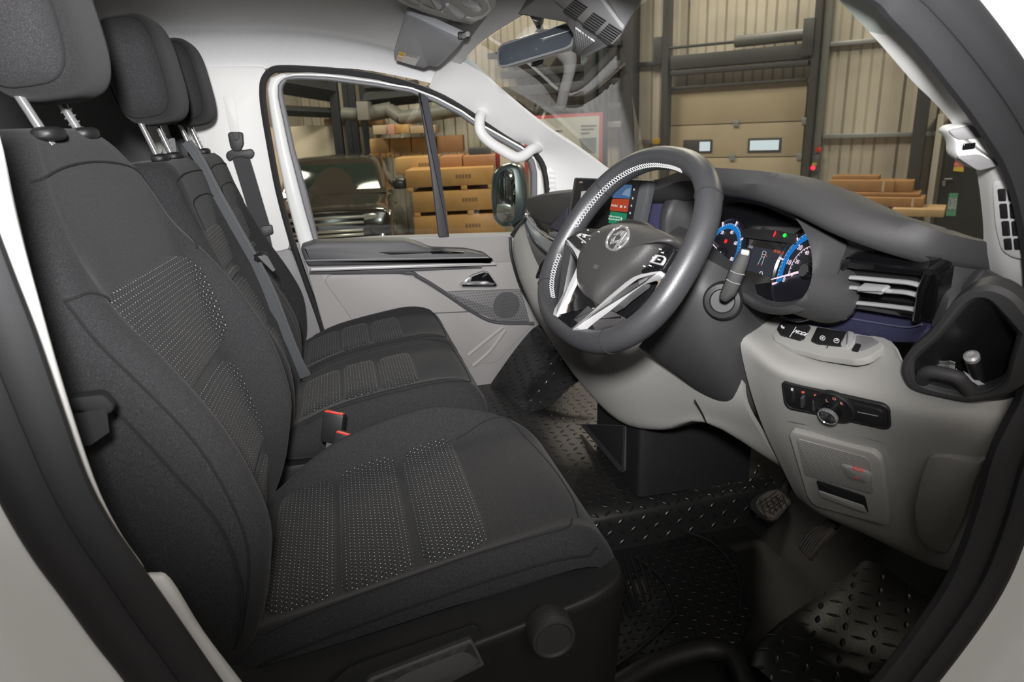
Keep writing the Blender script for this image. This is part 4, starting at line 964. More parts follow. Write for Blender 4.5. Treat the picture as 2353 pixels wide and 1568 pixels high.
m2_ = mk('brake_switches', slab(rc(shp.many([(1865, 790), (1880, 758), (1925, 766), (1953, 770), (1937, 803), (1880, 797)]), .004), shp.n, .006, .002, .007), blk, db)
mk('switch_gap', tube([shp(1917, 766, .0073), shp(1900, 800, .0073)], .0008, 5), dark_int, m2_)
for px_, py_, t_ in ((1890, 777, 'A'), (1922, 783, 'P')):
    c0 = shp(px_, py_, .0078)
    mk('switch_symbol', tube([c0 + sr.normalized() * math.cos(a) * .0062 + su.normalized() * math.sin(a) * .0062 for a in [k * math.pi / 10 for k in range(20)]], .0005, 5, True), white_ink, m2_)
    mk('switch_text', text_geo(t_, c0, sr, su, .009), white_ink, m2_)
mk('rocker_cap', slab(rc(shp.many([(1952, 771), (1968, 776), (1966, 785), (1952, 808), (1935, 803)]), .003), shp.n, .012, .003, .012), silver, m2_)
mk('shelf_recess', slab(rc(shp.many([(1969, 775), (2026, 783), (2020, 796), (1985, 812), (1964, 812), (1966, 798)]), .005), shp.n, .001, .0003, .0045), grey_mid, db)
mk('recess_slot', slab(rc(shp.many([(1958, 812), (1968, 795), (1982, 798), (1974, 815)]), .003), shp.n, .004, .001, .006), blk, db)
# light switch panel
lsp = plane3(V(1800, 905, -.667), V(2045, 965, -.832), V(1930, 950, -.76))
lsp = plane_on([dl_geo], [(1800, 884), (2036, 936), (2042, 985), (1808, 940), (1900, 910), (1920, 960), (1850, 915), (1980, 950), (1860, 895), (1960, 970)], .002)
ls = mk('light_switch_panel', ring(rc(lsp.many([(1794, 884), (1800, 879), (2030, 932), (2044, 942), (2046, 985), (2036, 990), (1812, 943), (1800, 930)]), .008), rc(lsp.many([(1801, 890), (1808, 887), (2026, 938), (2037, 946), (2038, 978), (2030, 982), (1816, 937), (1806, 926)]), .008), lsp.n, .03, 80, .002), blk, db)
mk('panel_face', slab(rc(lsp.many([(1800, 890), (1808, 886), (2026, 937), (2038, 946), (2039, 979), (2030, 983), (1816, 938), (1805, 927)]), .008), lsp.n, .01, .0005, -.0008), blk, ls)
lr_, lu_ = lsp(1960, 930) - lsp(1860, 905), lsp(1900, 890) - lsp(1905, 940)
for (x0, y0, x1, y1) in ((1842, 908, 1850, 934), (1869, 916, 1877, 942)):
    mk('thumbwheel', slab(rc(lsp.many([(x0, y0), (x1, y0 + 2), (x1, y1), (x0, y1 - 2)]), .003), lsp.n, .012, .003, .008), blk_soft, ls)
mk('fuse_slot', slab(rc(lsp.many([(1818, 898), (1826, 900), (1826, 926), (1818, 924)]), .002), lsp.n, .004, .001, .001), dark_int, ls)
mk('switch_symbol', slab(lsp.many([(1818, 892), (1823, 893), (1823, 898), (1818, 897)]), lsp.n, .001, 0, .001), white_ink, ls)
for x0, y0 in ((1845, 901), (1874, 908)):
    mk('switch_symbol', slab(rc(lsp.many([(x0 - 3, y0 - 2), (x0 + 4, y0 - 1), (x0 + 4, y0 + 3), (x0 - 3, y0 + 2)]), .001), lsp.n, .001, 0, .001), glow('red_symbol', (.8, .15, .12), .7), ls)
kd = lsp(1917, 925)
mk('dial_ring', lathe([(.0335, 0), (.0335, .006), (.031, .008), (.028, .006), (.001, .006)], lsp(1920, 932), lsp.n, 48), blk, ls)
mk('rotary_knob', lathe([(.016, 0), (.0165, .020), (.0150, .024), (.013, .0235), (.001, .0235)], lsp(1916, 938), lsp.n, 40), blk_gloss, ls)
mk('knob_rim', lathe([(.0166, .019), (.0168, .0225), (.0145, .025), (.0135, .0235)], lsp(1916, 938), lsp.n, 40), chrome, ls)
for t_, a, b in (('L', 1900, 921), ('O', 1917, 917), ('R', 1934, 928)):
    mk('dial_text', text_geo(t_, lsp(a, b, .0085), lr_, lu_, .008), glow('dial_red', (.8, .35, .3), .6), ls)
mk('blank_cover', slab(rc(lsp.many([(1956, 925), (2022, 940), (2031, 948), (2031, 974), (2020, 978), (1955, 962)]), .004), lsp.n, .006, .001, .003), blk, ls)
mk('cover_groove', tube([lsp(1970, 947, .0035), lsp(2018, 957, .0035)], .0008, 5), grey_mid, ls)
# SOS module
sos = plane_on([dl_geo], [(1820, 995), (2010, 1040), (2030, 1080), (2042, 1200), (1875, 1158), (1860, 1140), (1940, 1090)], 0, .9)
sm = mk('overhead_call_panel', slab(rc(sos.many([(1815, 995), (1822, 987), (2010, 1037), (2026, 1052), (2032, 1080), (2048, 1195), (2040, 1205), (1875, 1160), (1858, 1140)]), .012), sos.n, .012, .003, .006), grey_pl, db); sm.name = 'emergency_call_panel'
gu, gv = (sos(1990, 1040) - sos(1830, 1000)).normalized(), None
mk('dimpled_face', slab(rc(sos.many([(1834, 1006), (1838, 1003), (1992, 1044), (2002, 1056), (2010, 1130), (1880, 1094), (1852, 1086)]), .006), sos.n, .004, .0008, .0078), pimples('sos_dimples', (.30, .295, .285), .0042, .34, .0008, .55), sm, uv=lambda p: (p.dot(gu), p.z))
mk('call_button_bezel', slab(rc(sos.many([(1934, 1062), (1942, 1059), (2000, 1075), (2007, 1084), (2004, 1100), (1996, 1104), (1955, 1093)]), .006), sos.n, .004, .0015, .0095), grey_pl, sm)
mk('call_button', slab(rc(sos.many([(1942, 1063), (1950, 1062), (1998, 1076), (2003, 1084), (2001, 1096), (1994, 1099), (1956, 1088)]), .005), sos.n, .004, .0015, .0108), grey_pl, sm)
mk('button_text', text_geo('SOS', sos(1972, 1079, .0128), sos(2000, 1087) - sos(1940, 1071), sos(1966, 1060) - sos(1976, 1100), .0105), glow('sos_red', (.75, .06, .05), .7), sm)
mk('button_lamp', slab(sos.many([(1970, 1086), (1976, 1087), (1977, 1089), (1971, 1088)]), sos.n, .001, 0, .0128), glow('sos_lamp', (.5, .03, .03), .6), sm)
mk('pocket_frame', ring(rc(sos.many([(1852, 1086), (1880, 1092), (2012, 1132), (2020, 1150), (2022, 1190), (2010, 1192), (1870, 1140), (1862, 1125)]), .008), rc(sos.many([(1862, 1092), (1880, 1096), (2006, 1138), (2014, 1154), (2016, 1180), (1874, 1130), (1868, 1120)]), .008), sos.n, .006, 64, .0015), grey_pl, sm)
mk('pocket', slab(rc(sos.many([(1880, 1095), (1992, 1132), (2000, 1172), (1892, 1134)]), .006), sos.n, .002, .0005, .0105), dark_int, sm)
mk('pocket_lip', slab(rc(sos.many([(1885, 1117), (1990, 1152), (1999, 1171), (1894, 1134)]), .004), sos.n, .002, .0005, .0115), grey_pl, sm)
# corner storage bin
cup = plane3(V(2069, 844, -.868), V(2250, 668, -.965), V(2353, 800, -1.0))
CO = [(2244, 663), (2215, 678), (2185, 702), (2135, 768), (2086, 812), (2069, 844), (2073, 872), (2092, 898), (2143, 915), (2227, 929), (2290, 920), (2345, 892), (2390, 850), (2400, 780), (2353, 706), (2320, 675), (2278, 660)]
CI = [(2244, 694), (2225, 705), (2206, 726), (2164, 776), (2112, 822), (2103, 840), (2106, 868), (2125, 885), (2190, 902), (2250, 906), (2300, 882), (2318, 830), (2334, 775), (2330, 762), (2280, 706), (2262, 694)]
co, ci_ = cup.many(CO), cup.many(CI)
bn = mk('corner_bin', ring(crv(co, 4, True), crv(ci_, 4, True), cup.n, .03, 110, .006), blk_soft, db)
inn_ = resample(crv(ci_, 4, True), 80); cc = sum(inn_, Vector()) / len(inn_)
dn_ = Vector((.05, -.0, -.075))
walls = gridf([[p + (cc - p) * s + dn_ * d - cup.n * h for p in inn_] for s, d, h in ((-.02, 0, .002), (.06, .5, .03), (.16, 1.0, .06))], cu=True)
walls[1].append(tuple(range(2 * 80, 3 * 80)))
mk('bin_well', walls, blk, bn, sharp=60)
mk('bin_lip', tube(crv([cup(2120, 872, -.004), cup(2128, 858, .004), (cup(2150, 856, .006)), cup(2195, 866, .006), cup(2212, 880, .002), cup(2226, 898, -.004)], 5), .010, 10), blk_soft, bn)
mk('dash_end_gusset', slab(rc([V(2205, 690, -.90), V(2262, 612, -.915), V(2330, 648, -.95), V(2332, 662, -.955), V(2326, 690, -.955), V(2356, 722, -.965), V(2300, 740, -.94)], .01), (-.3, -.9, .3), .02, .003), blk_soft, db)
mk('dash_end', patch(G([[(2098, 574, -.846), (2185, 586, -.867), (2302, 608, -.874)], [(2150, 632, -.866), (2200, 645, -.880), (2302, 650, -.890)], [(2150, 690, -.872), (2195, 690, -.90), (2302, 690, -.905)], [(2140, 752, -.872), (2185, 740, -.91), (2302, 730, -.925)]]), 4, 4, .008), blk_soft, db)
mk('dash_recess_panel', patch(G([[(1940, 528, -.725), (2020, 556, -.79), (2110, 585, -.86), (2165, 592, -.88)], [(1936, 560, -.715), (2030, 580, -.785), (2120, 603, -.855), (2165, 610, -.875)], [(1931, 599, -.705), (2040, 613, -.78), (2130, 626, -.85), (2160, 640, -.875)]]), 4, 4, .006), leather_grain, db)
# driver's side vent
vp = plane3(V(1935, 600, -.738), V(2150, 626, -.898), V(1900, 692, -.678))
VO = [(1932, 598), (2140, 622), (2158, 632), (2142, 745), (2120, 738), (1896, 700), (1886, 692), (1915, 650)]
vt = mk('side_vent', ring(rc(vp.many(VO), .006), rc(vp.many([(1937, 617), (2112, 635), (2118, 644), (2096, 718), (1910, 690), (1920, 660)]), .006), vp.n, .03, 72, .003), blk_gloss, db)
mk('vent_cavity', slab(rc(vp.many([(1934, 612), (2118, 632), (2120, 640), (2100, 724), (1904, 694)]), .006), vp.n, .004, .001, -.022), dark_int, vt)
for a in ([(1955, 638), (1975, 639), (2040, 645), (2090, 650), (2114, 656)], [(1948, 661), (1968, 662), (2030, 668), (2080, 672), (2106, 678)], [(1932, 692), (1948, 694), (2010, 700), (2070, 707), (2100, 711)]):
    mk('vent_blade', tube(crv([vp(x, y, .002) for x, y in a], 4), .0034, 10, flat=(1.3, 1.0), up=vp.n), silver, vt)
mk('vent_side_bar', tube([vp(2134, 626, .004), vp(2118, 665, .006), vp(2106, 735, .002)], .006, 10), blk_gloss, vt)
mk('vent_tab', slab(rc(vp.many([(1984, 651), (2040, 656), (2046, 660), (2040, 669), (2032, 667), (1982, 662)]), .003), vp.n, .015, .003, .014), silver, vt)

# instrument binnacle
cl = Plane(V(1750, 600, -.47), (-.93, 0, .36))
cu_, cw_ = Vector((0, -1, 0)), (Vector((0, 0, 1)) - cl.n * cl.n.z).normalized()
def rimp(l, o): return [cl(a, b, o) for a, b in l]
RI = [(1532, 540), (1534, 490), (1556, 455), (1600, 434), (1655, 428), (1712, 440), (1772, 462), (1824, 498), (1854, 545), (1866, 595), (1864, 645), (1846, 684), (1815, 704), (1780, 706), (1740, 692), (1700, 668), (1640, 655), (1560, 640), (1536, 600)]
RO = [(1518, 545), (1520, 482), (1545, 440), (1600, 414), (1660, 410), (1730, 420), (1800, 446), (1880, 486), (1938, 528), (1946, 556), (1936, 598), (1920, 648), (1890, 690), (1842, 716), (1790, 724), (1738, 714), (1690, 690), (1560, 660), (1522, 610)]
PI_ = [(1590, 560), (1598, 520), (1620, 492), (1660, 478), (1710, 478), (1760, 486), (1820, 505), (1870, 545), (1900, 600), (1890, 650), (1850, 688), (1800, 690), (1760, 680), (1720, 664), (1680, 655), (1640, 652), (1610, 640), (1595, 610), (1590, 590)]
ri = resample(crv(rimp(RI, .095), 4, True), 96); ro = resample(crv([cl(a, b, .075 if a < 1880 else .045) for a, b in RO], 4, True), 96)
s_ = min(range(96), key=lambda s: sum((ri[i] - ro[(i + s) % 96]).length for i in range(0, 96, 3))); ro = ro[s_:] + ro[:s_]
# carry the inner rim straight back to the gauge panel
bk = [cl.p + (p - cl.p - cl.n * (p - cl.p).dot(cl.n)) * (1.02) for p in ri]
mid_ = [a.lerp(b, .5) + cl.n * .010 for a, b in zip(ri, ro)]
bi = mk('instrument_hood', gridf([[p + (cl.p - p) * .26 - cl.n * .02 for p in ro], ro, [a.lerp(b, .12) + cl.n * .0 for a, b in zip(ro, mid_)], mid_, [a.lerp(b, .85) + cl.n * .002 for a, b in zip(mid_, ri)], ri, [p - cl.n * .012 for p in ri], [a.lerp(b, .5) for a, b in zip(ri, bk)], bk], cu=True), blk_soft, db, sharp=70)
mk('gauge_panel', slab(bk, cl.n, .004, 0, .002), blk_gloss, bi)
gp = lambda p, h=.004: p + cl.n * h
def arc(c, r, a0, a1, n=40): return [c + cu_ * math.sin(R(a0 + (a1 - a0) * k / n)) * r + cw_ * math.cos(R(a0 + (a1 - a0) * k / n)) * r for k in range(n + 1)]
def band(c, r0, r1, a0, a1, h): return gridf([[p + cl.n * h for p in arc(c, r, a0, a1)] for r in (r0, r1)])
blue = glow('blue_dial_glow', (.01, .16, .48), 1.1); pink = glow('pale_dial_marks', (1, .82, .95), .95)
def gauge(nm, px_, py_, r, nums, a0, a1, needle, label):
    c = cl(px_, py_, .003)
    g = mk(nm, lathe([(r * 1.18, 0), (r * 1.18, .004), (r * 1.12, .006), (r * 1.08, .002), (.001, .002)], c, cl.n, 56), M(nm + '_face', (.008, .008, .012), .25), bi, label=label)
    c2 = c + cl.n * .0028
    mk('dial_band', band(c2, r * .80, r * .95, a0, a1, .0003), blue, g)
    mk('dial_scale', join(band(c2, r * .965, r * .98, a0, a1, .0004), *[tube([c2 + (cu_ * math.sin(R(a)) + cw_ * math.cos(R(a))) * r * .92 + cl.n * .0006, c2 + (cu_ * math.sin(R(a)) + cw_ * math.cos(R(a))) * r * .97 + cl.n * .0006], .0006, 4) for a in [a0 + (a1 - a0) * k / 40 for k in range(41)]]), glow('thin_blue_scale', (.2, .5, .9), 1.0), g)
    for k, t_ in enumerate(nums):
        a = a0 + (a1 - a0) * k / (len(nums) - 1); d = cu_ * math.sin(R(a)) + cw_ * math.cos(R(a))
        mk('dial_mark', tube([c2 + d * r * .95 + cl.n * .001, c2 + d * r * 1.10 + cl.n * .001], [.0012, .0022], 5), pink, g)
        mk('dial_number', text_geo(t_, c2 + d * r * .72 + cl.n * .001, cu_, cw_, r * .17), pink, g)
    d = cu_ * math.sin(R(needle)) + cw_ * math.cos(R(needle))
    mk('needle', tube([c2 + d * r * .2 + cl.n * .006, c2 + d * r * 1.08 + cl.n * .006], [.0022, .0010], 6), pink, g)
    mk('needle_cap', lathe([(r * .2, 0), (r * .18, .006), (r * .15, .009), (.001, .009)], c2, cl.n, 24), blk_gloss, g)
    return g, c2
g1_, c1_ = gauge('power_gauge', 1660, 582, .066, ('OFF', '0', '20', '40', '60', '80', '100'), -115, 140, -72, 'blue-ringed power gauge behind the steering wheel')
mk('charge_arc', band(c1_, .064, .0665, -115, -72, .0006), glow('yellow_arc', (.9, .6, .03), .9), g1_)
mk('dial_lamp', slab(rc([c1_ + cu_ * a + cw_ * b for a, b in ((-.004, .022), (.004, .022), (.004, .030), (-.004, .030))], .001), cl.n, .001, 0, .001), glow('red_lamp', (1, .02, .03), 1.2), g1_)
g2_, c3_ = gauge('speed_gauge', 1858, 625, .078, ('0', '10', '20', '30', '40', '50', '60', '70'), -118, 122, -113, 'blue-ringed speedometer beside the hood edge')
mk('inner_scale', join(band(c3_, .046, .0475, -112, 128, .0005), *[tube([c3_ + (cu_ * math.sin(R(a)) + cw_ * math.cos(R(a))) * .043 + cl.n * .0006, c3_ + (cu_ * math.sin(R(a)) + cw_ * math.cos(R(a))) * .047 + cl.n * .0006], .0005, 4) for a in range(-112, 128, 9)]), pink, g2_)
for k, t_ in enumerate(('0', '20', '40', '60', '80', '100', '120')):
    a = -112 + 40 * k; d = cu_ * math.sin(R(a)) + cw_ * math.cos(R(a))
    mk('dial_number', text_geo(t_, c3_ + d * .036 + cl.n * .001, cu_, cw_, .0105), pink, g2_)
ds_ = [cl(a, b, .004) for a, b in ((1719, 565), (1798, 578), (1777, 638), (1713, 621))]
dp_ = mk('centre_display', slab(ds_, cl.n, .002, 0, .002), glow('dim_display', (.035, .038, .05), 1.0), bi)
def D(a, b): return cl(a, b, .0065)
mk('display_van_outline', join(*[tube([D(*p), D(*q)], .0006, 4) for p, q in (((1756, 577), (1761, 580)), ((1761, 580), (1756, 592)), ((1756, 592), (1750, 590)), ((1750, 590), (1753, 578)), ((1753, 578), (1756, 577)), ((1751, 584), (1760, 586)), ((1750, 590), (1742, 607)), ((1756, 592), (1750, 609)))]), glow('display_lines', (.5, .55, .55), .9), dp_)
mk('display_warning', join(*[tube([D(*p), D(*q)], .0007, 4) for p, q in (((1760, 585), (1762, 591)), ((1742, 607), (1741, 610)), ((1750, 608), (1749, 611)))]), glow('display_red', (.7, .12, .08), .9), dp_)
mk('display_text', text_geo('POWER', D(1789, 580), cu_, cw_, .009, shear=.2), glow('display_red_text', (.6, .1, .05), .9), dp_)
mk('display_clock', text_geo('22:02', D(1725, 568), cu_, cw_, .007), glow('display_grey', (.35, .37, .4), .9), dp_)
mk('display_lane', join(tube([D(1745, 629), D(1748, 624)], .0008, 4), tube([D(1752, 631), D(1751, 625)], .0008, 4), tube([D(1748, 624), D(1751, 624)], .0006, 4)), glow('display_white', (.7, .72, .74), .9), dp_)
tl = mk('warning_lamp_panel', slab(rc(cl.many([(1700, 535), (1712, 525), (1790, 530), (1830, 540), (1826, 562), (1790, 556), (1712, 546)], .01), .004), cl.n, .006, .001), blk, bi)
mk('warning_lamp', sup(cl(1780, 538, .013), (cu_, cl.n, cw_), (.0025, .001, .006), 2, 2, 12, 8), glow('warning_red', (1, .02, .04), 1.3), tl)
mk('warning_lamp', sup(cl(1803, 541, .013), (cu_, cl.n, cw_), (.0055, .001, .004), 2, 2, 12, 8), glow('warning_green', (.02, .8, .08), 1.2), tl)
# column shroud under the wheel
sh = G([[(1560, 555, -.47), (1605, 585, -.54), (1655, 612, -.555), (1700, 640, -.55), (1724, 680, -.53)],
        [(1530, 640, -.46), (1580, 668, -.55), (1640, 692, -.58), (1692, 718, -.575), (1726, 740, -.545)],
        [(1500, 730, -.42), (1548, 758, -.50), (1610, 790, -.55), (1668, 812, -.56), (1722, 806, -.55)],
        [(1478, 782, -.36), (1540, 828, -.44), (1602, 866, -.49), (1672, 892, -.525), (1732, 885, -.54)],
        [(1470, 800, -.30), (1545, 853, -.38), (1612, 905, -.43), (1682, 938, -.48), (1742, 952, -.52)],
        [(1510, 800, -.25), (1590, 850, -.32), (1650, 900, -.37), (1715, 930, -.42), (1765, 945, -.46)]])
mk('column_shroud', patch(sh, 5, 5, .010), leather_grain if False else blk_soft, db, sharp=60)
mk('shroud_top', patch(G([[(1500, 560, -.38), (1560, 555, -.47), (1605, 585, -.54), (1655, 612, -.555), (1700, 640, -.55), (1724, 680, -.53)], [(1560, 520, -.33), (1610, 540, -.40), (1650, 575, -.46), (1690, 610, -.48), (1730, 650, -.48), (1760, 690, -.47)]]), 4, 3, .006), blk_soft, db)
mk('shroud_boot', patch(G([[(1724, 680, -.53), (1726, 740, -.545), (1722, 800, -.55), (1716, 840, -.555)], [(1750, 690, -.51), (1752, 745, -.52), (1742, 780, -.53), (1730, 800, -.54)], [(1790, 700, -.50), (1790, 745, -.50), (1780, 770, -.51), (1765, 790, -.52)]]), 4, 3, .006), blk_soft, db)
# footwell console
ft = thing('footwell_console', 'black moulded console box standing below the centre of the dashboard', 'console', (.85, .05, .72))
cb = [[Vector((x, y, z)) for x, y in ((.70, .22), (.695, .12), (.69, 0), (.688, -.10), (.70, -.122), (.76, -.126), (.9, -.128), (1.02, -.13))] for z in (.722, .80, .88, .98)]
cb = [[p + Vector((.02 * (p.z - .72) if p.x < .8 else 0, 0, 0)) for p in r] for r in cb]
mk('console_body', patch(cb, 3, 3, .01), blk, ft, sharp=50)
mk('console_side', slab([Vector((.71, .23, .722)), Vector((1.02, .23, .722)), Vector((1.02, .23, .98)), Vector((.72, .23, .98))], (0, 1, 0), .01, .002), blk, ft)
trp = Plane(Vector((.688, .06, .85)), (-1, 0, .05))
mk('tray_frame', ring(rc(trp.many([(1330, 975), (1438, 978), (1434, 1085), (1425, 1088)]), .004), rc(trp.many([(1350, 978), (1432, 981), (1428, 1062)]), .004), trp.n, .012, 48, .003), blk_soft, ft)
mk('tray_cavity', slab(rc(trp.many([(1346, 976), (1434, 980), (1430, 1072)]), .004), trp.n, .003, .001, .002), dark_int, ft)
mk('console_cap', lathe([(.012, 0), (.012, .003), (.001, .003)], V(1555, 1085, -.129), (0, -1, 0), 20), dark_int, ft)
# gear/USB pod on the passenger side of the dash centre
pod = mk('accessory_pod', slab(rc([V(1226, 640, .48), V(1238, 606, .48), V(1254, 588, .47), V(1270, 585, .46), (V(1290, 640, .44)), V(1250, 652, .46)], .01), (-.8, -.5, .3), .05, .01), blk_gloss, db)

# ================================================================== touch screen
ts = thing('touch_screen', 'wide touch screen standing on the centre of the dashboard', 'screen', V(1380, 540, -.02))
tp_ = plane3(V(1320, 408, .05), V(1490, 415, -.20), V(1302, 524, .05))
tR, tU = (tp_(1488, 415) - tp_(1322, 409)).normalized(), None
scr = mk('screen_body', slab(rc(tp_.many([(1319, 408), (1492, 414), (1462, 556), (1300, 524)]), .006), tp_.n, .022, .003), M('screen_casing', (.05, .052, .056), .4), ts)
tn = tp_.n
mk('screen_glass', slab(rc(tp_.many([(1324, 411), (1472, 416), (1446, 548), (1307, 520)]), .003), tn, .001, .0002, .001), M('matt_screen_black', (.008, .008, .009), .35), ts)
tU = tn.cross(tR) * (1 if tn.cross(tR).z > 0 else -1)
def tile(nm, pts, col, s=.55):
    return mk(nm, slab(rc(tp_.many(pts), .004), tn, .0006, .0001, .0018), glow(nm + '_glow', col, s), ts)
t1 = tile('blue_tile', [(1416, 424), (1454, 425), (1449, 457), (1408, 455)], (.08, .17, .36), .7)
mk('tile_car', slab(tp_.many([(1430, 448), (1440, 436), (1451, 432), (1448, 453), (1440, 450)]), tn, .0006, 0, .0026), glow('tile_car_glow', (.25, .36, .52), .7), t1)
t2 = tile('red_tile', [(1408, 457), (1447, 458), (1443, 488), (1402, 484)], (.62, .085, .035), .62)
mk('tile_text', text_geo('FM 90.2', tp_(1412, 473, .0025), tR, tU, .007), glow('tile_white', (.8, .75, .72), .8), t2)
mk('pause_symbol', join(slab(tp_.many([(1427, 472), (1429, 472), (1428, 478), (1426, 478)]), tn, .0006, 0, .0026), slab(tp_.many([(1430, 472), (1432, 472), (1431, 478), (1429, 478)]), tn, .0006, 0, .0026)), glow('tile_white2', (.8, .75, .72), .8), t2)
mk('skip_symbol', slab(tp_.many([(1437, 473), (1441, 476), (1436, 479)]), tn, .0006, 0, .0026), glow('tile_white3', (.8, .75, .72), .8), t2)
t3 = tile('green_tile', [(1404, 486), (1442, 491), (1438, 520), (1399, 513)], (.03, .33, .16), .62)
mk('tile_text', text_geo('Click to connect', tp_(1412, 498, .0025), tR, tU, .0058), glow('tile_white4', (.75, .8, .78), .8), t3)
mk('tile_text', text_geo('Bluetooth phone', tp_(1411, 504, .0025), tR, tU, .0058), glow('tile_white5', (.75, .8, .78), .8), t3)
mk('phone_symbol', slab(tp_.many([(1429, 499), (1432, 503), (1429, 508), (1427, 503)]), tn, .0006, 0, .0026), glow('tile_white6', (.75, .8, .78), .8), t3)
t4 = tile('violet_tile', [(1398, 515), (1437, 523), (1434, 540), (1394, 532)], (.10, .02, .32), .7)
for k, (a, b) in enumerate(((1458, 436), (1455, 456), (1452, 473), (1449, 490), (1446, 506))):
    mk('menu_symbol', slab(rc(tp_.many([(a - 2, b), (a, b - 3), (a + 2, b), (a, b + 3)]), .0005), tn, .0006, 0, .0018), glow('menu_white', (.7, .72, .74), .8), ts)
vn = mk('van_picture', slab(rc(tp_.many([(1337, 440), (1362, 438), (1368, 444), (1370, 480), (1364, 486), (1335, 480), (1333, 474)]), .003), tn, .0006, 0, .0018), glow('van_pic', (.55, .52, .48), .8), ts)
mk('van_picture_window', slab(tp_.many([(1338, 457), (1364, 458), (1363, 466), (1338, 465)]), tn, .0006, 0, .0026), dark_int, vn)
mk('status_text', text_geo('22:02', tp_(1335, 419, .0022), tR, tU, .006), glow('status_red', (.6, .4, .36), .7), ts)
mk('screen_foot', box(V(1390, 560, -.02) + Vector((.05, 0, 0)), (.06, .12, .05), None, .01), blk, ts)

# ================================================================== steering wheel
sw = thing('steering_wheel', 'black leather steering wheel with satin spokes and chrome badge', 'steering wheel', (.4664, -.5013, 1.4645))
wc = Vector((.4664, -.5013, 1.4645)); tlt, yaw_, RR, bb, ee, rl = .6052, -.1408, .2203, .7897, 2.35, -.0525
wL = Vector((math.sin(yaw_), math.cos(yaw_), 0)); wU = Vector((math.sin(tlt), 0, math.cos(tlt))); wU = (wU - wL * wU.dot(wL)).normalized()
wN = wL.cross(wU); wN = wN if wN.x < 0 else -wN
def rimpt(t, r):
    a, s = math.cos(t), math.sin(t)
    a = math.copysign(abs(a) ** (2 / ee), a); s = math.copysign(abs(s) ** (2 / ee), s)
    if a < 0: a *= bb
    a, s = a * math.cos(rl) - s * math.sin(rl), a * math.sin(rl) + s * math.cos(rl)
    return wc + wU * a * r + wL * s * r
rt = .0205
rp = [rimpt(2 * math.pi * k / 160, RR - rt) for k in range(160)]
rp = resample(rp, 160)
mk('rim', tube(rp, rt, 20, True, flat=(1.12, 1.0), up=wN), leather, sw, sharp=80)
def rim_index(px_, py_):
    q = Plane(wc, wN)(px_, py_); return min(range(160), key=lambda i: (rp[i] - q).length)
for a, b in ((1390, 425), (1632, 455), (1248, 665), (1410, 755)):
    i = rim_index(a, b); t = (rp[(i + 1) % 160] - rp[i - 1]).normalized(); w_ = t.cross(wN).normalized()
    mk('rim_seam', tube([rp[i] + wN * math.cos(k * math.pi / 12) * rt * 1.13 + w_ * math.sin(k * math.pi / 12) * rt * 1.01 for k in range(24)], .0012, 5, True), seam_m, sw)
def stitching(i0, i1):
    n = i1 - i0; gs = []
    fine = crv([rp[(i0 + k) % 160] for k in range(n + 1)], 8)
    for ph in (0, 1):
        pth = []
        for k, p in enumerate(fine):
            t = (fine[min(k + 1, len(fine) - 1)] - fine[max(k - 1, 0)]).normalized(); inw = (wc - p); inw = (inw - t * inw.dot(t)).normalized()
            ang = R(20) + .20 * math.sin(math.pi * k / 7.5 + ph * math.pi)
            pth.append(p + inw * math.cos(ang) * rt * 1.03 + wN * math.sin(ang) * rt * 1.15)
        gs.append(tube(pth, .0007, 4))
    return join(*gs)
i_a, i_b = rim_index(1590, 395), rim_index(1325, 520)
if i_b < i_a: i_a, i_b = i_b, i_a
if i_b - i_a > 80: i_a, i_b = i_b, i_a + 160
mk('rim_stitching', stitching(i_a + 2, i_b), stitch_m, sw)
i_c, i_d = rim_index(1290, 590), rim_index(1255, 715)
if i_d < i_c: i_c, i_d = i_d, i_c
mk('rim_stitching', stitching(i_c, i_d), stitch_m, sw)
wp_ = Plane(wc, wN)
def WP(l, o): return [wp_(a, b, o) for a, b in l]
HUB = [(1332, 631), (1337, 602), (1357, 555), (1386, 533), (1416, 521), (1449, 518), (1486, 521), (1525, 533), (1553, 547), (1562, 556), (1556, 566), (1525, 566), (1510, 580), (1490, 602), (1470, 622), (1437, 649), (1412, 672), (1388, 696), (1372, 706), (1351, 694), (1334, 664)]
hub = resample(crv(WP(HUB, .004), 5, True), 96); hc = wp_(1425, 598, .004)
mk('airbag_cover', gridf([[p + (hc - p) * s + wN * h for p in hub] for s, h in ((.02, -.04), (0, 0), (.015, .008), (.06, .016), (.15, .022), (.35, .026), (.7, .028), (.995, .028))], cu=True), leather_grain, sw, sharp=70)
SPL = [(1297, 553), (1305, 549), (1318, 566), (1346, 585), (1343, 604), (1334, 623), (1315, 662), (1292, 700), (1278, 728), (1269, 724), (1272, 711), (1292, 676), (1312, 641), (1325, 611), (1325, 597), (1316, 578)]
SPR = [(1518, 621), (1514, 631), (1487, 638), (1465, 645), (1436, 666), (1391, 704), (1353, 733), (1328, 755), (1312, 758), (1321, 747), (1350, 724), (1391, 686), (1436, 648), (1455, 635), (1471, 629), (1497, 624)]
mk('spoke_trim', slab(rc(WP(SPL, .026), .003), wN, .014, .003), silver, sw)
mk('spoke_trim', slab(rc(WP(SPR, .026), .003), wN, .014, .003), silver, sw)
mk('spoke_centre', slab(rc(WP([(1274, 726), (1310, 755), (1324, 743), (1372, 706), (1345, 670), (1333, 640), (1300, 700)], .022), .004), wN, .02, .003), blk_gloss, sw)
mk('spoke_inlay', slab(rc(WP([(1316, 735), (1350, 702), (1362, 714), (1326, 742)], .026), .002), wN, .01, .002), blk_soft, sw)
lp_ = mk('left_button_pod', slab(rc(WP([(1300, 549), (1322, 533), (1348, 523), (1382, 526), (1362, 556), (1345, 584), (1322, 566)], .026), .004), wN, .03, .003), blk, sw); lp_.name = 'button_pod'
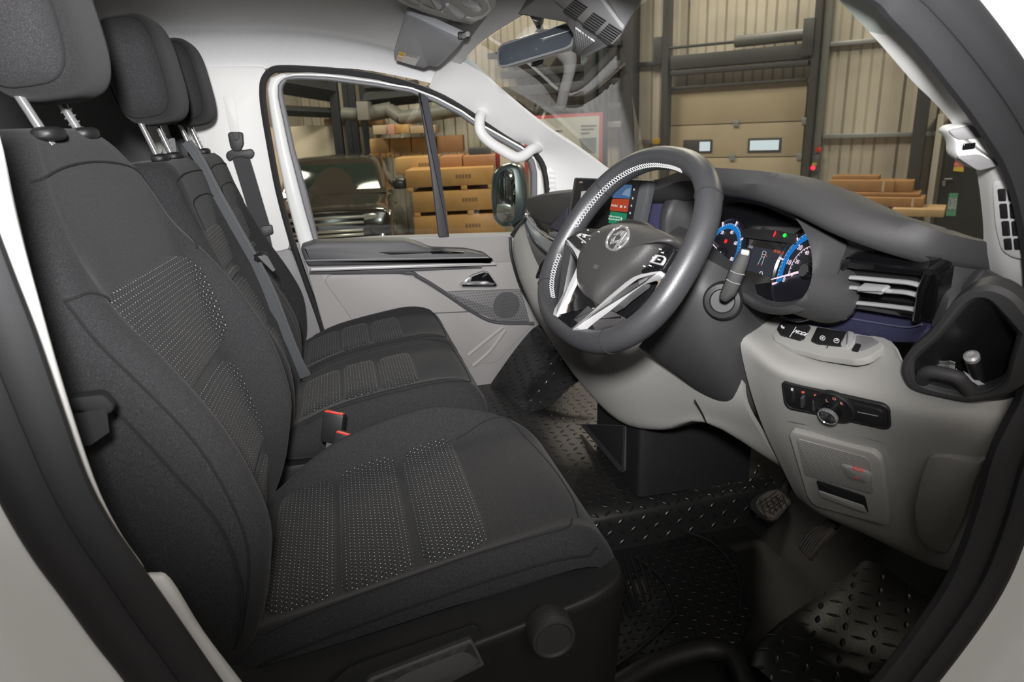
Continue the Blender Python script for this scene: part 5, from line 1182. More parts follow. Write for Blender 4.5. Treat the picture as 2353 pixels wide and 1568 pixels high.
mk('pod_frame', ring(rc(WP([(1322, 541), (1332, 535), (1372, 544), (1362, 566), (1352, 566)], .028), .003), rc(WP([(1328, 542), (1334, 538), (1366, 546), (1359, 562), (1353, 561)], .028), .003), wN, .006, 48, .0012), silver, lp_)
mk('pod_text', text_geo('OK', wp_(1343, 543, .0285), wp_(1360, 549) - wp_(1330, 541), wU, .009), white_ink, lp_)
for a, b in ((1333, 541), (1356, 550), (1351, 529), (1348, 568), (1338, 557), (1376, 533)):
    mk('pod_symbol', box(wp_(a, b, .0285), (.0055, .0016, .001), (wL, wU, wN), 0), white_ink, lp_)
rp_ = mk('button_pod', slab(rc(WP([(1510, 580), (1524, 564), (1550, 569), (1540, 586), (1519, 621), (1497, 624), (1470, 626), (1484, 610)], .026), .004), wN, .03, .003), blk_gloss, sw)
mk('pod_frame', ring(rc(WP([(1506, 584), (1526, 588), (1530, 594), (1521, 610), (1490, 602), (1494, 598)], .028), .003), rc(WP([(1509, 588), (1522, 591), (1525, 595), (1518, 605), (1497, 601)], .028), .003), wN, .006, 48, .0012), silver, rp_)
for a, b in ((1517, 573), (1522, 581), (1514, 597), (1480, 612), (1494, 611), (1502, 592)):
    mk('pod_symbol', box(wp_(a, b, .0285), (.006, .0016, .001), (wL, wU, wN), 0), white_ink, rp_)
mk('lower_spoke_pad', slab(rc(WP([(1391, 706), (1432, 728), (1405, 748), (1366, 760), (1356, 744), (1356, 734)], .012), .004), wN, .02, .004), leather_grain, sw)
pb_ = mk('paddle_buttons', slab(rc(WP([(1396, 703), (1440, 668), (1484, 645), (1480, 655), (1440, 685), (1424, 700), (1402, 712)], .012), .003), wN, .012, .003), blk_soft, sw)
mk('paddle_back_plate', slab(rc(WP([(1402, 710), (1440, 690), (1490, 650), (1505, 640), (1480, 690), (1430, 728)], -.012), .004), wN, .01, .002), blk_gloss, sw)  # gloss black plate set behind the paddle buttons
mk('left_spoke_plate', slab(rc(WP([(1318, 580), (1328, 600), (1310, 645), (1285, 690), (1290, 640), (1305, 600)], .008), .003), wN, .012, .002), blk, sw).name = 'side_spoke_plate'
bo = [wp_(1419, 548, .0325) + wL * math.cos(a) * .0305 + wU * math.sin(a) * .0225 for a in [k * math.pi / 24 for k in range(48)]]
bd = mk('badge', tube(bo, .0024, 8, True), chrome, sw, label='oval chrome badge')
def BP(a, b): return wp_(1419, 548, .0325) + (-wL) * a + wU * b
for l in ([(-.020, -.002), (-.014, .012), (-.002, .014), (-.006, -.003)], [(-.016, -.003), (-.010, .008)], [(-.006, .012), (.004, .013)]):
    pass
mk('badge_mark', join(slab([BP(*q) for q in ((-.020, .004), (-.004, .016), (.006, .016), (.002, .006), (-.002, .010), (-.006, .010), (-.010, .005))], wN, .003, .0008), slab([BP(*q) for q in ((-.018, -.004), (-.011, .003), (-.009, -.006), (.004, -.002), (.003, -.008), (-.014, -.014))], wN, .003, .0008), slab([BP(*q) for q in ((.008, .018), (.015, .015), (.011, -.018), (.004, -.020))], wN, .003, .0008), slab([BP(*q) for q in ((.018, .010), (.024, .004), (.017, -.012), (.013, -.014))], wN, .003, .0008)), chrome, bd)
mk('airbag_text', text_geo('SRS', wp_(1369, 614, .0325), -wL, wU, .011), M('embossed_text', (.075, .073, .072), .5), sw)
mk('hub_back', sup(wc - wN * .02, (wL, wU, wN), (.085, .08, .04), 2.6, 2.6, 32, 16), blk, sw)

# column stalk with its end button
stp_ = Plane(V(1685, 640, -.635), (-.55, -.8, .15))
sk = thing('gear_stalk', 'black gear selector stalk with silver end button behind the wheel', 'stalk', V(1658, 690, -.60))
mk('stalk_collar', lathe([(.034, -.03), (.034, -.004), (.030, .004), (.022, .006), (.020, .0), (.001, .0)], V(1660, 692, -.597), stp_.n, 40), blk, sk)
mk('lever', slab(rc(stp_.many([(1654, 690), (1653, 678), (1662, 655), (1675, 620), (1697, 578), (1705, 570), (1722, 571), (1728, 580), (1722, 605), (1700, 662), (1690, 680), (1668, 696)]), .005), stp_.n, .022, .006, .01), M('black_stalk_plastic', (.006, .006, .006), .65), sk)
mk('lever_tip', slab(rc(stp_.many([(1704, 572), (1724, 575), (1721, 589), (1702, 585)]), .003), stp_.n, .02, .003, .014), silver, sk)
for a, b, c, d in ((1676, 622, 1714, 632), (1667, 642, 1704, 654)):
    mk('lever_ring', tube([stp_(a + 2, b, .0105), stp_((a + c) / 2 - 2, (b + d) / 2 + 2, .0105), stp_(c - 3, d, .0105)], .0007, 5), grey_mid, sk)

# ================================================================== pedals
bpd = thing('brake_pedal', 'worn rubber brake pedal with a triangle tread', 'pedal', V(1770, 1160, -.45))
pp_ = Plane(V(1775, 1160, -.42), (-.75, -.1, .65))
mk('pedal_pad', slab(rc(pp_.many([(1735, 1165), (1745, 1143), (1765, 1128), (1790, 1124), (1815, 1150), (1780, 1190), (1768, 1196), (1750, 1182)]), .008), pp_.n, .012, .003), M('worn_pedal_rubber', (.09, .075, .06), .7, noise=(40, .4)), bpd)
zz = []
for k in range(5):
    zz.append(tube([pp_(1742 + 9 * k, 1176 - 10 * k + 6, .001), pp_(1772 + 8 * k, 1192 - 9 * k, .001)], .0012, 4))
    zz.append(tube([pp_(1742 + 8 * k, 1160 + 5 * k, .001), pp_(1785 + 5 * k, 1130 + 6 * k, .001)], .0012, 4))
    zz.append(tube([pp_(1745 + 13 * k, 1148 - 3 * k, .001), pp_(1760 + 12 * k, 1188 - 6 * k, .001)], .0012, 4))
mk('pad_tread', join(*zz), dark_int, bpd)
mk('pedal_rim', ring(rc(pp_.many([(1720, 1165), (1728, 1145), (1745, 1133), (1775, 1122), (1800, 1122), (1820, 1150), (1782, 1196), (1766, 1200), (1745, 1190)], -.006), .01), rc(pp_.many([(1736, 1162), (1748, 1142), (1765, 1130), (1788, 1126), (1812, 1150), (1780, 1188), (1768, 1194), (1752, 1180)], -.006), .008), pp_.n, .008, 48, .002), blk, bpd)
mk('pedal_arm', tube([pp_(1800, 1130, -.01), V(1830, 1080, -.42), Vector((1.1, -.40, 1.05))], .012, 8), blk, bpd)
apd = thing('accelerator_pedal', 'slim ribbed accelerator pedal under the driver panel', 'pedal', V(1870, 1250, -.60))
ap_ = Plane(V(1875, 1235, -.58), (-.7, -.1, .7))
mk('pedal_pad', slab(rc(ap_.many([(1833, 1258), (1848, 1230), (1870, 1208), (1900, 1205), (1920, 1215), (1890, 1245), (1862, 1283), (1856, 1284)]), .006), ap_.n, .012, .003), M('worn_accelerator', (.06, .052, .045), .6, noise=(40, .4)), apd)
mk('pad_ribs', join(*[tube(crv([ap_(1838 + 4.5 * k, 1256 + 5 * k, .001), ap_(1856 + 4 * k, 1230 + 5 * k, .001), ap_(1880 + 3.5 * k, 1210 + 4 * k, .001)], 4), .0014, 5) for k in range(6)]), blk, apd)
mk('pedal_arm', tube([ap_(1900, 1215, -.01), V(1935, 1180, -.58), Vector((1.15, -.55, .95))], .014, 8), blk, apd)

# ================================================================== moulded mat in the driver's footwell
fm = thing('floor_mat', "moulded black floor mat with ribs in the driver's footwell", 'floor mat', VZ(1480, 1350, .6))
mk('mat_base', slab(rc([VZ(a, b, .608) for a, b in ((1350, 1300), (1450, 1285), (1600, 1215), (1690, 1260), (1730, 1420), (1690, 1500), (1380, 1560), (1330, 1480))], .05), (0, 0, 1), .008, .003), treadplate('mat_tread', (.012, .012, .012), .022), fm, uv=uvxyw)
mk('mat_ribs', join(*[tube([VZ(1365 + 14.5 * k - max(0, 3 - k) * 4, 1308 - 4.2 * k, .612), VZ(1505 + .2 * k - (8 - k) * 12.5, 1428 - 9.0 * k + (8 - k) * 2, .612)], .0042, 6) for k in range(9)]), floor_rub, fm)
mk('mat_ridge', tube(crv([VZ(a, b, .611) for a, b in ((1400, 1540), (1470, 1490), (1540, 1425), (1552, 1400), (1520, 1330), (1460, 1280))], 5), .004, 6), floor_rub, fm)
mk('mat_ridge', tube(crv([VZ(a, b, .611) for a, b in ((1575, 1222), (1640, 1250), (1695, 1320), (1700, 1400), (1672, 1460))], 5), .004, 6), floor_rub, fm)
sr_ = thing('seat_rail', 'black slotted seat runner below the front of the driver seat', 'seat runner', VZ(1350, 1520, .62))
for k in range(4):
    mk('rail_tooth', box(VZ(1352 - 2 * k, 1490 + 26 * k, .63), (.06, .012, .02), (Vector((.95, .3, 0)), Vector((-.3, .95, 0)), Vector((0, 0, 1))), .003), blk, sr_)
struct('floor_4', tube(crv([VZ(a, b, .63) for a, b in ((1400, 1590), (1500, 1530), (1590, 1500), (1645, 1495), (1690, 1520), (1720, 1590))], 5), .022, 10), floor_rub, label='rounded black rubber lip beside the step well', cat='floor lip')

# ================================================================== roof: console, visor, mirror, camera housing
oc_ = thing('overhead_console', 'pale grey overhead lamp console in the roof centre', 'roof console', VZ(1030, 10, 1.99))
oP = plane3(VZ(930, 0, 1.992), VZ(1140, 10, 1.962), VZ(1085, 55, 1.962))
mk('console_body', slab(rc(oP.many([(895, -15), (950, -50), (1090, -45), (1132, -10), (1143, 8), (1136, 32), (1112, 54), (1085, 58), (1040, 49), (965, 27), (918, 8)]), .012), oP.n, .028, .008), trim_pl, oc_)
mk('lamp_bezel', ring(rc(oP.many([(915, -10), (960, -40), (1085, -36), (1124, 4), (1130, 24), (1110, 44), (1085, 50), (1045, 42), (970, 20)], .003), .01), rc(oP.many([(925, -8), (965, -34), (1080, -30), (1118, 6), (1122, 22), (1106, 38), (1082, 43), (1048, 36), (975, 14)], .003), .01), oP.n, .006, 72, .002), M('pale_bezel', (.70, .70, .70), .35), oc_)
for l in ([(968, 2), (972, -6), (985, -12), (1016, 10), (1012, 20), (1004, 20)], [(1018, 20), (1022, 10), (1032, 11), (1070, 33), (1062, 42), (1052, 41), (1022, 27)]):
    mk('lamp_button', slab(rc(oP.many(l, .004), .004), oP.n, .01, .003, .004), M('lamp_button_grey', (.55, .57, .60), .3), oc_)
mk('lamp_lens', slab(rc(oP.many([(1058, 4), (1078, 2), (1100, 9), (1108, 18), (1100, 26), (1080, 19)], .003), .006), oP.n, .006, .002, .003), M('frosted_lamp_lens', (.75, .75, .77), .2, trans=.3, bump=(300, .6)), oc_)
mk('microphone_grille', slab(rc(oP.many([(922, -2), (932, -4), (968, 10), (962, 14), (945, 12)], .003), .003), oP.n, .004, .001, .001), pimples('mic_dimples', (.6, .6, .6), .004, .35, .0008, .5), oc_, uv=uvxyw)
vs = thing('sun_visor', 'grey sun visor folded up above the passenger side, warning sticker on it', 'sun visor', V(985, 95, .55))
vP = plane3(V(931, 36, .40), V(903, 132, .72), V(1066, 92, .40))
mk('visor_panel', slab(rc(vP.many([(931, 34), (945, 36), (1066, 92), (1058, 104), (1010, 153), (1003, 156), (986, 152), (974, 159), (912, 140), (903, 131), (905, 118)]), .012), vP.n, .022, .006), M('grey_visor_vinyl', (.40, .41, .44), .6, bump=(500, .2)), vs)
stk = mk('warning_sticker', slab(vP.many([(917, 119), (965, 131), (954, 151), (909, 138)]), vP.n, .0006, 0, .001), M('sticker_white', (.72, .70, .68), .6), vs)
mk('sticker_yellow', slab(vP.many([(918, 118), (930, 121), (928, 129), (916, 126)]), vP.n, .0005, 0, .0016), M('sticker_yellow_ink', (.70, .48, .03), .6), stk)
mk('sticker_peach', slab(vP.many([(914, 127), (927, 130), (923, 141), (909, 137)]), vP.n, .0005, 0, .0016), M('sticker_peach_ink', (.75, .58, .45), .6), stk)
mk('sticker_lines', join(*[slab(vP.many([(931 + 0, 122 + k * 2.4), (963 - 3 * k, 130 + k * 2.4), (963 - 3 * k, 131 + k * 2.4), (931, 123 + k * 2.4)]), vP.n, .0004, 0, .0017) for k in range(2)]), M('sticker_black_ink', (.1, .1, .1), .6), stk)
mk('visor_clip', box(V(1064, 82, .40), (.03, .015, .02), None, .004), blk, vs)
mk('visor_pivot', tube([V(1062, 84, .40), V(1075, 78, .36)], .007, 8), silver, vs)

rm = thing('rear_view_mirror', 'black-framed rear-view mirror hanging from the windscreen', 'mirror', V(1235, 105, .0))
mP = Plane(VX(1235, 100, .462), (-.90, -.42, -.10))
MF = [(1140, 112), (1150, 100), (1295, 53), (1312, 53), (1321, 64), (1322, 88), (1316, 106), (1300, 115), (1164, 155), (1148, 157), (1140, 146)]
mk('mirror_shell', slab(rc(mP.many(MF), .008), mP.n, .035, .006), M('grey_mirror_shell', (.16, .165, .17), .35), rm)
mk('mirror_face', slab(rc(mP.many([(1145, 115), (1153, 105), (1296, 58), (1309, 58), (1315, 67), (1316, 86), (1311, 101), (1298, 109), (1163, 149), (1151, 150), (1145, 142)]), .007), mP.n, .002, .0005, .0012), M('mirror_painted_reflection', (.07, .08, .095), .05, metal=.3, coat=1.0), rm)  # blue-grey reflection of the cab put into the face colour
mk('dip_tab', slab(rc(mP.many([(1222, 142), (1241, 137), (1238, 147), (1228, 154), (1219, 153)]), .002), mP.n, .012, .002), blk_gloss, rm)
WSP = plane3(wt[1], wt[3], wb[2]); 
def WS(a, b, o): return WSP(a, b, o)
mk('mirror_stalk', tube([mP(1242, 78, -.03), mP(1238, 50, -.05), WS(1234, 30, .03)], [.014, .011, .016], 12), M('grey_stalk', (.18, .18, .19), .5), rm)
ch = thing('camera_housing', 'grey slotted camera housing on the windscreen behind the mirror', 'camera housing', WS(1340, 60, .03))
HS = [(1190, 32), (1224, 4), (1262, -30), (1350, -40), (1398, 0), (1436, 62), (1430, 80), (1412, 98), (1350, 130), (1336, 131), (1312, 118), (1322, 88), (1300, 52)]
mk('housing_shell', slab(rc(WSP.many(HS, .055), .004), WSP.n, .05, .002), M('grey_housing', (.22, .22, .23), .5, bump=(600, .15)), ch)
mk('slotted_cover', slab(rc(WSP.many([(1276, -6), (1318, -40), (1360, -40), (1436, 62), (1430, 78), (1412, 97), (1400, 96)], .055), .006), WSP.n, .008, .003, .006), M('pale_housing_cover', (.42, .42, .43), .45), ch)
sl = []
for (a, b) in ((1327, 12), (1370, 43), (1406, 68)):
    for k in range(7):
        o = (k - 3); x0, y0 = a + o * 4.2, b - o * 4.4
        sl.append(slab(WSP.many([(x0 - 15, y0 - 9), (x0 + 15, y0 + 10), (x0 + 14, y0 + 12), (x0 - 16, y0 - 7)], .055), WSP.n, .002, 0, .0072))
for g in sl: mk('vent_slot', g, dark_int, ch)
mk('mesh_panel', slab(rc(WSP.many([(1320, 60), (1368, 94), (1330, 121), (1316, 112)], .055), .003), WSP.n, .004, .001, .003), pimples('mesh_dimples', (.30, .30, .31), .006, .34, .001, .08), ch, uv=lambda p: (p.x * 1.2, p.y))

# ================================================================== driver's pillar: driver monitor pod and grille
pm = thing('pillar_monitor', 'pale moulded pod with a small dark sensor window on the near pillar', 'sensor pod', V(2240, 330, -.90))
qP = Plane(V(2240, 330, -.92), (-.55, -.8, .0))
mk('pod_body', slab(rc(qP.many([(2172, 300), (2188, 288), (2240, 282), (2262, 292), (2290, 335), (2302, 370), (2296, 380), (2248, 394), (2192, 358), (2194, 325)]), .008), qP.n, .05, .008), trim_pl, pm)
mk('pod_hood', slab(rc(qP.many([(2176, 299), (2232, 288), (2250, 296), (2258, 315), (2248, 318), (2200, 322)], .002), .006), qP.n, .004, .001, .001), grey_mid, pm)
mk('pod_underside', slab(rc(qP.many([(2196, 360), (2250, 354), (2298, 380), (2248, 393)], .002), .005), qP.n, .004, .001, .001), grey_mid, pm)
mk('sensor_window', slab(rc(qP.many([(2213, 330), (2243, 327), (2240, 342), (2210, 346)], .002), .002), qP.n, .004, .001, .001), blk_gloss, pm)
pv = thing('pillar_grille', 'pale grille of dark square openings on the near pillar foot', 'vent', V(2325, 500, -.94))
gP = plane3(V(2285, 430, -.915), V(2345, 430, -.953), V(2310, 590, -.925))
mk('grille_plate', slab(rc(gP.many([(2282, 412), (2340, 404), (2366, 470), (2380, 600), (2330, 592), (2304, 575), (2290, 520)]), .012), gP.n, .012, .004, .004), trim_pl, pv)
for j, (y0, y1) in enumerate(((432, 460), (466, 500), (506, 540), (546, 572))):
    for x0, x1 in ((2299, 2316), (2322, 2341)):
        s = (y0 - 432) * .12
        mk('grille_opening', slab(rc(gP.many([(x0 + s, y0), (x1 + s, y0 - 1), (x1 + s + 3, y1), (x0 + s + 3, y1)]), .002), gP.n, .008, .001, .0055), dark_int, pv)

# ================================================================== things lying in the corner bin
def bin_at(a, b, o): return cup(a, b, o)
pk = thing('plastic_packet', 'crumpled clear plastic packet lying in the corner bin', 'packet', bin_at(2150, 840, -.05))
pr = [[bin_at(a + random.uniform(-2, 2), b + random.uniform(-2, 2), -.035 + random.uniform(-.006, .006)) for a in (2106, 2120, 2136, 2152, 2168, 2184, 2196)] for b in (828, 836, 844, 852, 862)]
pr = [[bin_at(a - (b - 828) * .1, b + (a - 2106) * .08 + random.uniform(-2, 2), -.030 + random.uniform(-.008, .008)) for a in (2108, 2122, 2137, 2152, 2167, 2182, 2195)] for b in (826, 834, 842, 850, 858)]
mk('packet_film', thicken(pr, .0008), M('clear_film', (.20, .20, .20), .18, coat=.6, noise=(60, .6)), pk, sharp=8)
pp2 = thing('folded_paper', 'folded white paper slip lying in the corner bin', 'paper', bin_at(2230, 870, -.05))
mk('paper_fold', slab(bin_at_pts if False else [bin_at(a, b, -.03) for a, b in ((2176, 858), (2198, 848), (2202, 862), (2228, 866), (2260, 886), (2246, 892), (2222, 878))], cup.n, .001, 0), M('white_paper', (.78, .78, .80), .7), pp2)
mk('paper_fold', slab([bin_at(a, b, -.024) for a, b in ((2214, 854), (2226, 862), (2262, 884), (2254, 890), (2232, 876))], cup.n, .001, 0), M('white_paper_print', (.70, .69, .73), .7), pp2)
tb = thing('metal_tube', 'short dark metal tube with a bright end in the corner bin', 'tube', bin_at(2240, 850, -.05))
mk('tube_body', tube([bin_at(2234, 824, -.018), bin_at(2252, 880, -.04)], .0095, 16), M('dark_steel', (.12, .12, .12), .3, metal=.8), tb)
mk('tube_end', lathe([(.0098, 0), (.0098, .006), (.006, .008), (.001, .007)], bin_at(2234, 824, -.018), bin_at(2234, 824, -.018) - bin_at(2252, 880, -.04), 20), silver, tb)

# ================================================================== the hall outside the van
GZ = -.53
wd_ = ray(-1322, 397); wd_.z = 0; wd_ = -wd_.normalized()            # along the end wall, to the right
wn_ = Vector((wd_.y, -wd_.x, 0))
W0 = EYE + ray(1700, 300) * (11.0 / FPX)
WPN = Plane(W0, wn_); wn_ = WPN.n
def wu(p): return (p - W0).dot(wd_)
def W_(u, z, o=0.0): return W0 + wd_ * u - Vector((0, 0, W0.z)) + Vector((0, 0, z)) + wn_ * o
clad = ribbed('beige_profiled_cladding', (.50, .45, .37), .30, 0, .55, .02, 2.5)
steel = M('dark_grey_steel', (.045, .045, .047), .5)
galv = M('galvanised_rail', (.30, .31, .31), .4, metal=.4)
uc = wu(WPN(690, 260))
struct('wall_back', slab([W_(uc, GZ), W_(9, GZ), W_(9, 7), W_(uc, 7)], wn_, .1, 0), clad, uv=lambda p: ((p - W0).dot(wd_), p.z), label='beige ribbed metal cladding wall of the hall', cat='wall')
cor = W_(uc, 0)
struct('wall_side', slab([cor + wn_ * a + Vector((0, 0, z)) for a, z in ((0, GZ), (30, GZ), (30, 7), (0, 7))], wd_, .1, 0), M('beige_side_cladding', (.46, .41, .34), .6, noise=(1.2, .1)), label='beige cladding side wall of the hall behind the parked truck', cat='wall')
struct('floor_5', slab([Vector((x, y, GZ)) for x, y in ((-25, -12), (25, -12), (25, 40), (-25, 40))], (0, 0, 1), .1, 0), M('grey_concrete', (.28, .27, .25), .5, noise=(1.5, .2)), label='grey concrete hall floor', cat='floor')
struct('ceiling_2', slab([Vector((x, y, 7)) for x, y in ((-25, -12), (25, -12), (25, 40), (-25, 40))], (0, 0, -1), .1, 0), M('hall_roof', (.18, .17, .16), .8), label='dark hall roof', cat='ceiling')
def wallbox(u0, u1, z0, z1, o0, o1, bev=.01):
    return box(W_((u0 + u1) / 2, (z0 + z1) / 2, (o0 + o1) / 2), (abs(u1 - u0), abs(z1 - z0), abs(o1 - o0)), (wd_, Vector((0, 0, 1)), wn_), bev)
def UZ(a, b, o=0.0):
    p = WPN(a, b, o); return wu(p), p.z
# roller door
ud0, ud1 = UZ(1531, 300)[0], UZ(1850, 300)[0]
zs = [GZ, UZ(1700, 441)[1], UZ(1700, 361)[1], UZ(1690, 284)[1], UZ(1690, 195)[1]]
gd = thing('sectional_door', 'closed tan sectional loading door with two small windows', 'loading door', W_((ud0 + ud1) / 2, GZ))
gd['kind'] = 'structure'; gd.name = 'door_1'
del gd['category']; gd['category'] = 'loading door'
tan = M('tan_door_panel', (.42, .345, .235), .5, noise=(2, .06))
for k in range(4):
    mk('door_section', wallbox(ud0, ud1, zs[k] + .006, zs[k + 1] - .006, .03, .09, .012), tan, gd)
lit = glow('daylight_window', (.80, .88, .92), 1.0)
for q in (((1570, 322), (1636, 352)), ((1719, 318), (1794, 350))):
    a, b = UZ(*q[0], .1), UZ(*q[1], .1)
    f = mk('door_window', wallbox(a[0], b[0], b[1], a[1], .09, .105, .02), steel, gd)
    mk('window_pane', wallbox(a[0] + .035 * (1 if q[0][0] > 1600 else 8), b[0] - .035, b[1] + .035, a[1] - .035, .1, .109, .004), lit, f)
for k in (2, 3):
    for a in (1529, 1675 + 5 * k, 1846 - (3 - k) * 6):
        u_ = UZ(a, 320, .1)[0]; mk('hinge', wallbox(u_ - .04, u_ + .04, zs[k] - .05, zs[k] + .05, .09, .12, .006), galv, gd)
def post(nm, lab, cat, a, wpx, o0, o1, z1=7.0, mat=steel, grp=None, y=300):
    u0, u1 = UZ(a - wpx / 2, y, o1)[0], UZ(a + wpx / 2, y, o1)[0]
    o = mk(nm, wallbox(u0, u1, GZ, z1, o0, o1, .006), mat, None, origin=W_((u0 + u1) / 2, GZ)); tagged(o, lab, cat, grp); return o
post('door_track', 'dark steel track at the left edge of the loading door', 'door track', 1524, 14, .1, .30, grp='loading door tracks')
post('door_track', 'dark steel track at the right edge of the loading door', 'door track', 1858, 16, .1, .30, grp='loading door tracks')
post('steel_column', 'dark grey steel column left of the loading door', 'column', 1438, 28, .05, .35, grp='steel columns of the hall')
post('steel_column', 'dark brown steel column beside the black fire door', 'column', 2112, 30, .05, .35, grp='steel columns of the hall')
post('cable_duct', 'grey perforated cable trunking right of the loading door', 'trunking', 1880, 16, .02, .16, mat=M('grey_trunking', (.16, .16, .15), .5))
post('door_jamb', 'pale upright post at the left side of the fire door', 'post', 2158, 15, .02, .20, z1=UZ(2158, 262)[1], mat=M('pale_jamb', (.44, .41, .35), .5))
def rail(nm, lab, cat, a, b, h, o0, o1, mat=steel, grp=None):
    p, q = UZ(*a, o1), UZ(*b, o1); z = (p[1] + q[1]) / 2
    o = mk(nm, wallbox(p[0], q[0], z - h / 2, z + h / 2, o0, o1, .006), mat, None, origin=W_((p[0] + q[0]) / 2, z)); tagged(o, lab, cat, grp); return o
rail('lintel_beam', 'dark steel lintel beam above the loading door', 'beam', (1540, 143), (1858, 118), .20, .05, .30)
rail('lintel_rail', 'thin dark rail between lintel beam and loading door', 'rail', (1540, 169), (1857, 143), .07, .05, .28)
rail('door_head_rail', 'narrow dark rail along the top edge of the loading door', 'rail', (1532, 205), (1853, 181), .04, .09, .2)
g_ = 'galvanised wall rails'
rail('wall_rail', 'upper galvanised rail right of the loading door', 'rail', (1895, 99), (2060, 92), .06, .0, .12, galv, g_)
rail('wall_rail', 'lower galvanised rail right of the loading door, running behind the column', 'rail', (1890, 315), (2160, 306), .06, .0, .12, galv, g_)
rail('wall_rail', 'upper rail between the left column and the loading door', 'rail', (1456, 150), (1520, 144), .07, .0, .12, steel, g_)
rail('wall_rail', 'lower rail between the left column and the loading door', 'rail', (1454, 327), (1518, 326), .07, .0, .12, M('grey_rail', (.12, .12, .12), .5), g_)
# torsion spring shaft
sp0, sp1, sp2 = WPN(1516, 113, .25), WPN(1690, 96, .25), WPN(1856, 78, .25)
ss_ = thing('door_spring', 'thick grey torsion spring on a thin shaft above the loading door', 'spring', sp1)
mk('shaft', tube([sp0, sp1, sp2], .022, 10), steel, ss_)
mk('spring_coil', tube([sp1, sp2], .085, 20), M('grey_spring', (.10, .10, .098), .5), ss_)
mk('end_plate', wallbox(wu(sp0) - .09, wu(sp0) + .05, sp0.z - .22, sp0.z + .18, .1, .3, .006), steel, ss_)
mk('end_bracket', wallbox(wu(sp2) - .05, wu(sp2) + .10, sp2.z - .3, sp2.z + .2, .12, .34, .006), steel, ss_)
# control box
cbx = thing('door_control', 'grey door control box with a glowing red lamp and yellow label', 'control box', WPN(1872, 385, .2))
mk('control_case', slab(rc(WPN.many([(1866, 358), (1884, 356), (1882, 396), (1864, 397)], .22), .01), wn_, .1, .008), M('dark_grey_case', (.08, .08, .085), .5), cbx)
mk('red_lamp', lathe([(.035, 0), (.033, .012), (.001, .022)], WPN(1868, 386, .222), wn_, 20), glow('red_pilot_lamp', (1, .03, .05), 2.0), cbx)
mk('yellow_label', slab(WPN.many([(1866, 374), (1877, 374), (1876, 381), (1865, 381)], .224), wn_, .003, 0), M('yellow_label', (.45, .38, .06), .6), cbx)
mk('emergency_button', lathe([(.04, 0), (.04, .03), (.001, .04)], WPN(1882, 344, .17), wn_, 18), red_pl, cbx)
yb_ = mk('yellow_tester', slab(rc(WPN.many([(1498, 319), (1518, 317), (1518, 331), (1500, 332)], .2), .01), wn_, .08, .006), M('amber_case', (.45, .26, .03), .5), None, origin=WPN(1508, 325, .2)); tagged(yb_, 'small amber box fixed to the left track of the loading door', 'box'); yb_.name = 'alarm_box'
# fire door at the right
fdr = thing('fire_door', 'black fire door with two notices, right of the steel column', 'door', WPN(2210, 500, .1)); fdr.name = 'door_2'; fdr['kind'] = 'structure'
fu0, fu1 = UZ(2168, 380, .1)[0], UZ(2330, 380, .1)[0]
mk('door_leaf', wallbox(fu0, fu1 + .5, GZ, UZ(2168, 262)[1], .02, .1, .01), M('black_door_leaf', (.022, .022, .022), .45), fdr)
mk('notice', slab(WPN.many([(2196, 357), (2216, 352), (2214, 396), (2190, 394)], .112), wn_, .004, 0), M('red_notice', (.55, .16, .13), .5, noise=(30, .6)), fdr)
mk('notice_band', slab(WPN.many([(2192, 384), (2215, 385), (2213, 395), (2190, 393)], .117), wn_, .004, 0), M('yellow_notice_band', (.62, .50, .06), .5), fdr)
ng = mk('notice', slab(WPN.many([(2181, 444), (2202, 444), (2196, 497), (2173, 496)], .112), wn_, .004, 0), M('green_notice', (.10, .30, .18), .5), fdr)
mk('notice_print', slab(WPN.many([(2181, 455), (2200, 455), (2196, 482), (2177, 482)], .117), wn_, .004, 0), M('notice_print_grey', (.28, .33, .33), .5, noise=(40, .5)), fdr)
mk('door_lever', tube([WPN(2170, 412, .15), WPN(2188, 411, .15)], .012, 8), galv, fdr)
mk('lock_cylinder', wallbox(UZ(2169, 422, .11)[0] - .02, UZ(2169, 422, .11)[0] + .02, UZ(2169, 428, .11)[1], UZ(2169, 416, .11)[1], .1, .12, .004), galv, fdr)
# cartons in front of the cladding
kraft = M('brown_cardboard', (.30, .155, .058), .75, noise=(6, .12))
kraft_l = M('pale_cardboard', (.42, .28, .145), .75, noise=(6, .1))
def carton(lab, a, b, o, dep, mat=kraft, tape=True, grp='long cartons by the cladding wall'):
    p, q = UZ(*a, o), UZ(*b, o)
    t = thing('cardboard_box', lab, 'carton', W_((p[0] + q[0]) / 2, q[1], o - dep / 2), grp)
    mk('carton_body', wallbox(p[0], q[0], q[1], p[1], o - dep, o, .006), mat, t)
    if tape: mk('tape', wallbox(p[0] + (q[0] - p[0]) * .82, p[0] + (q[0] - p[0]) * .86, q[1] + .004, p[1] - .004, o - .002, o + .003, 0), M('pale_tape', (.45, .36, .26), .5), t)
    return t
carton('long brown carton on the top row below the cladding', (1912, 404), (2018, 415), .5, .3, tape=False)
carton('long brown carton with pale tape, second row from the top', (1905, 415), (2053, 442), .7, .4)
carton('short dark brown carton at the right end of the second row', (2056, 416), (2096, 442), .68, .4, tape=False)
carton('flat brown carton lying under the taped one', (1960, 443), (2112, 453), .8, .5, tape=False)
carton('wide brown carton with a label at its right end', (1975, 454), (2120, 477), .95, .5)
carton('pale brown flat carton lowest of the pile near the fire door', (2050, 480), (2168, 500), 1.15, .6, kraft_l, False)
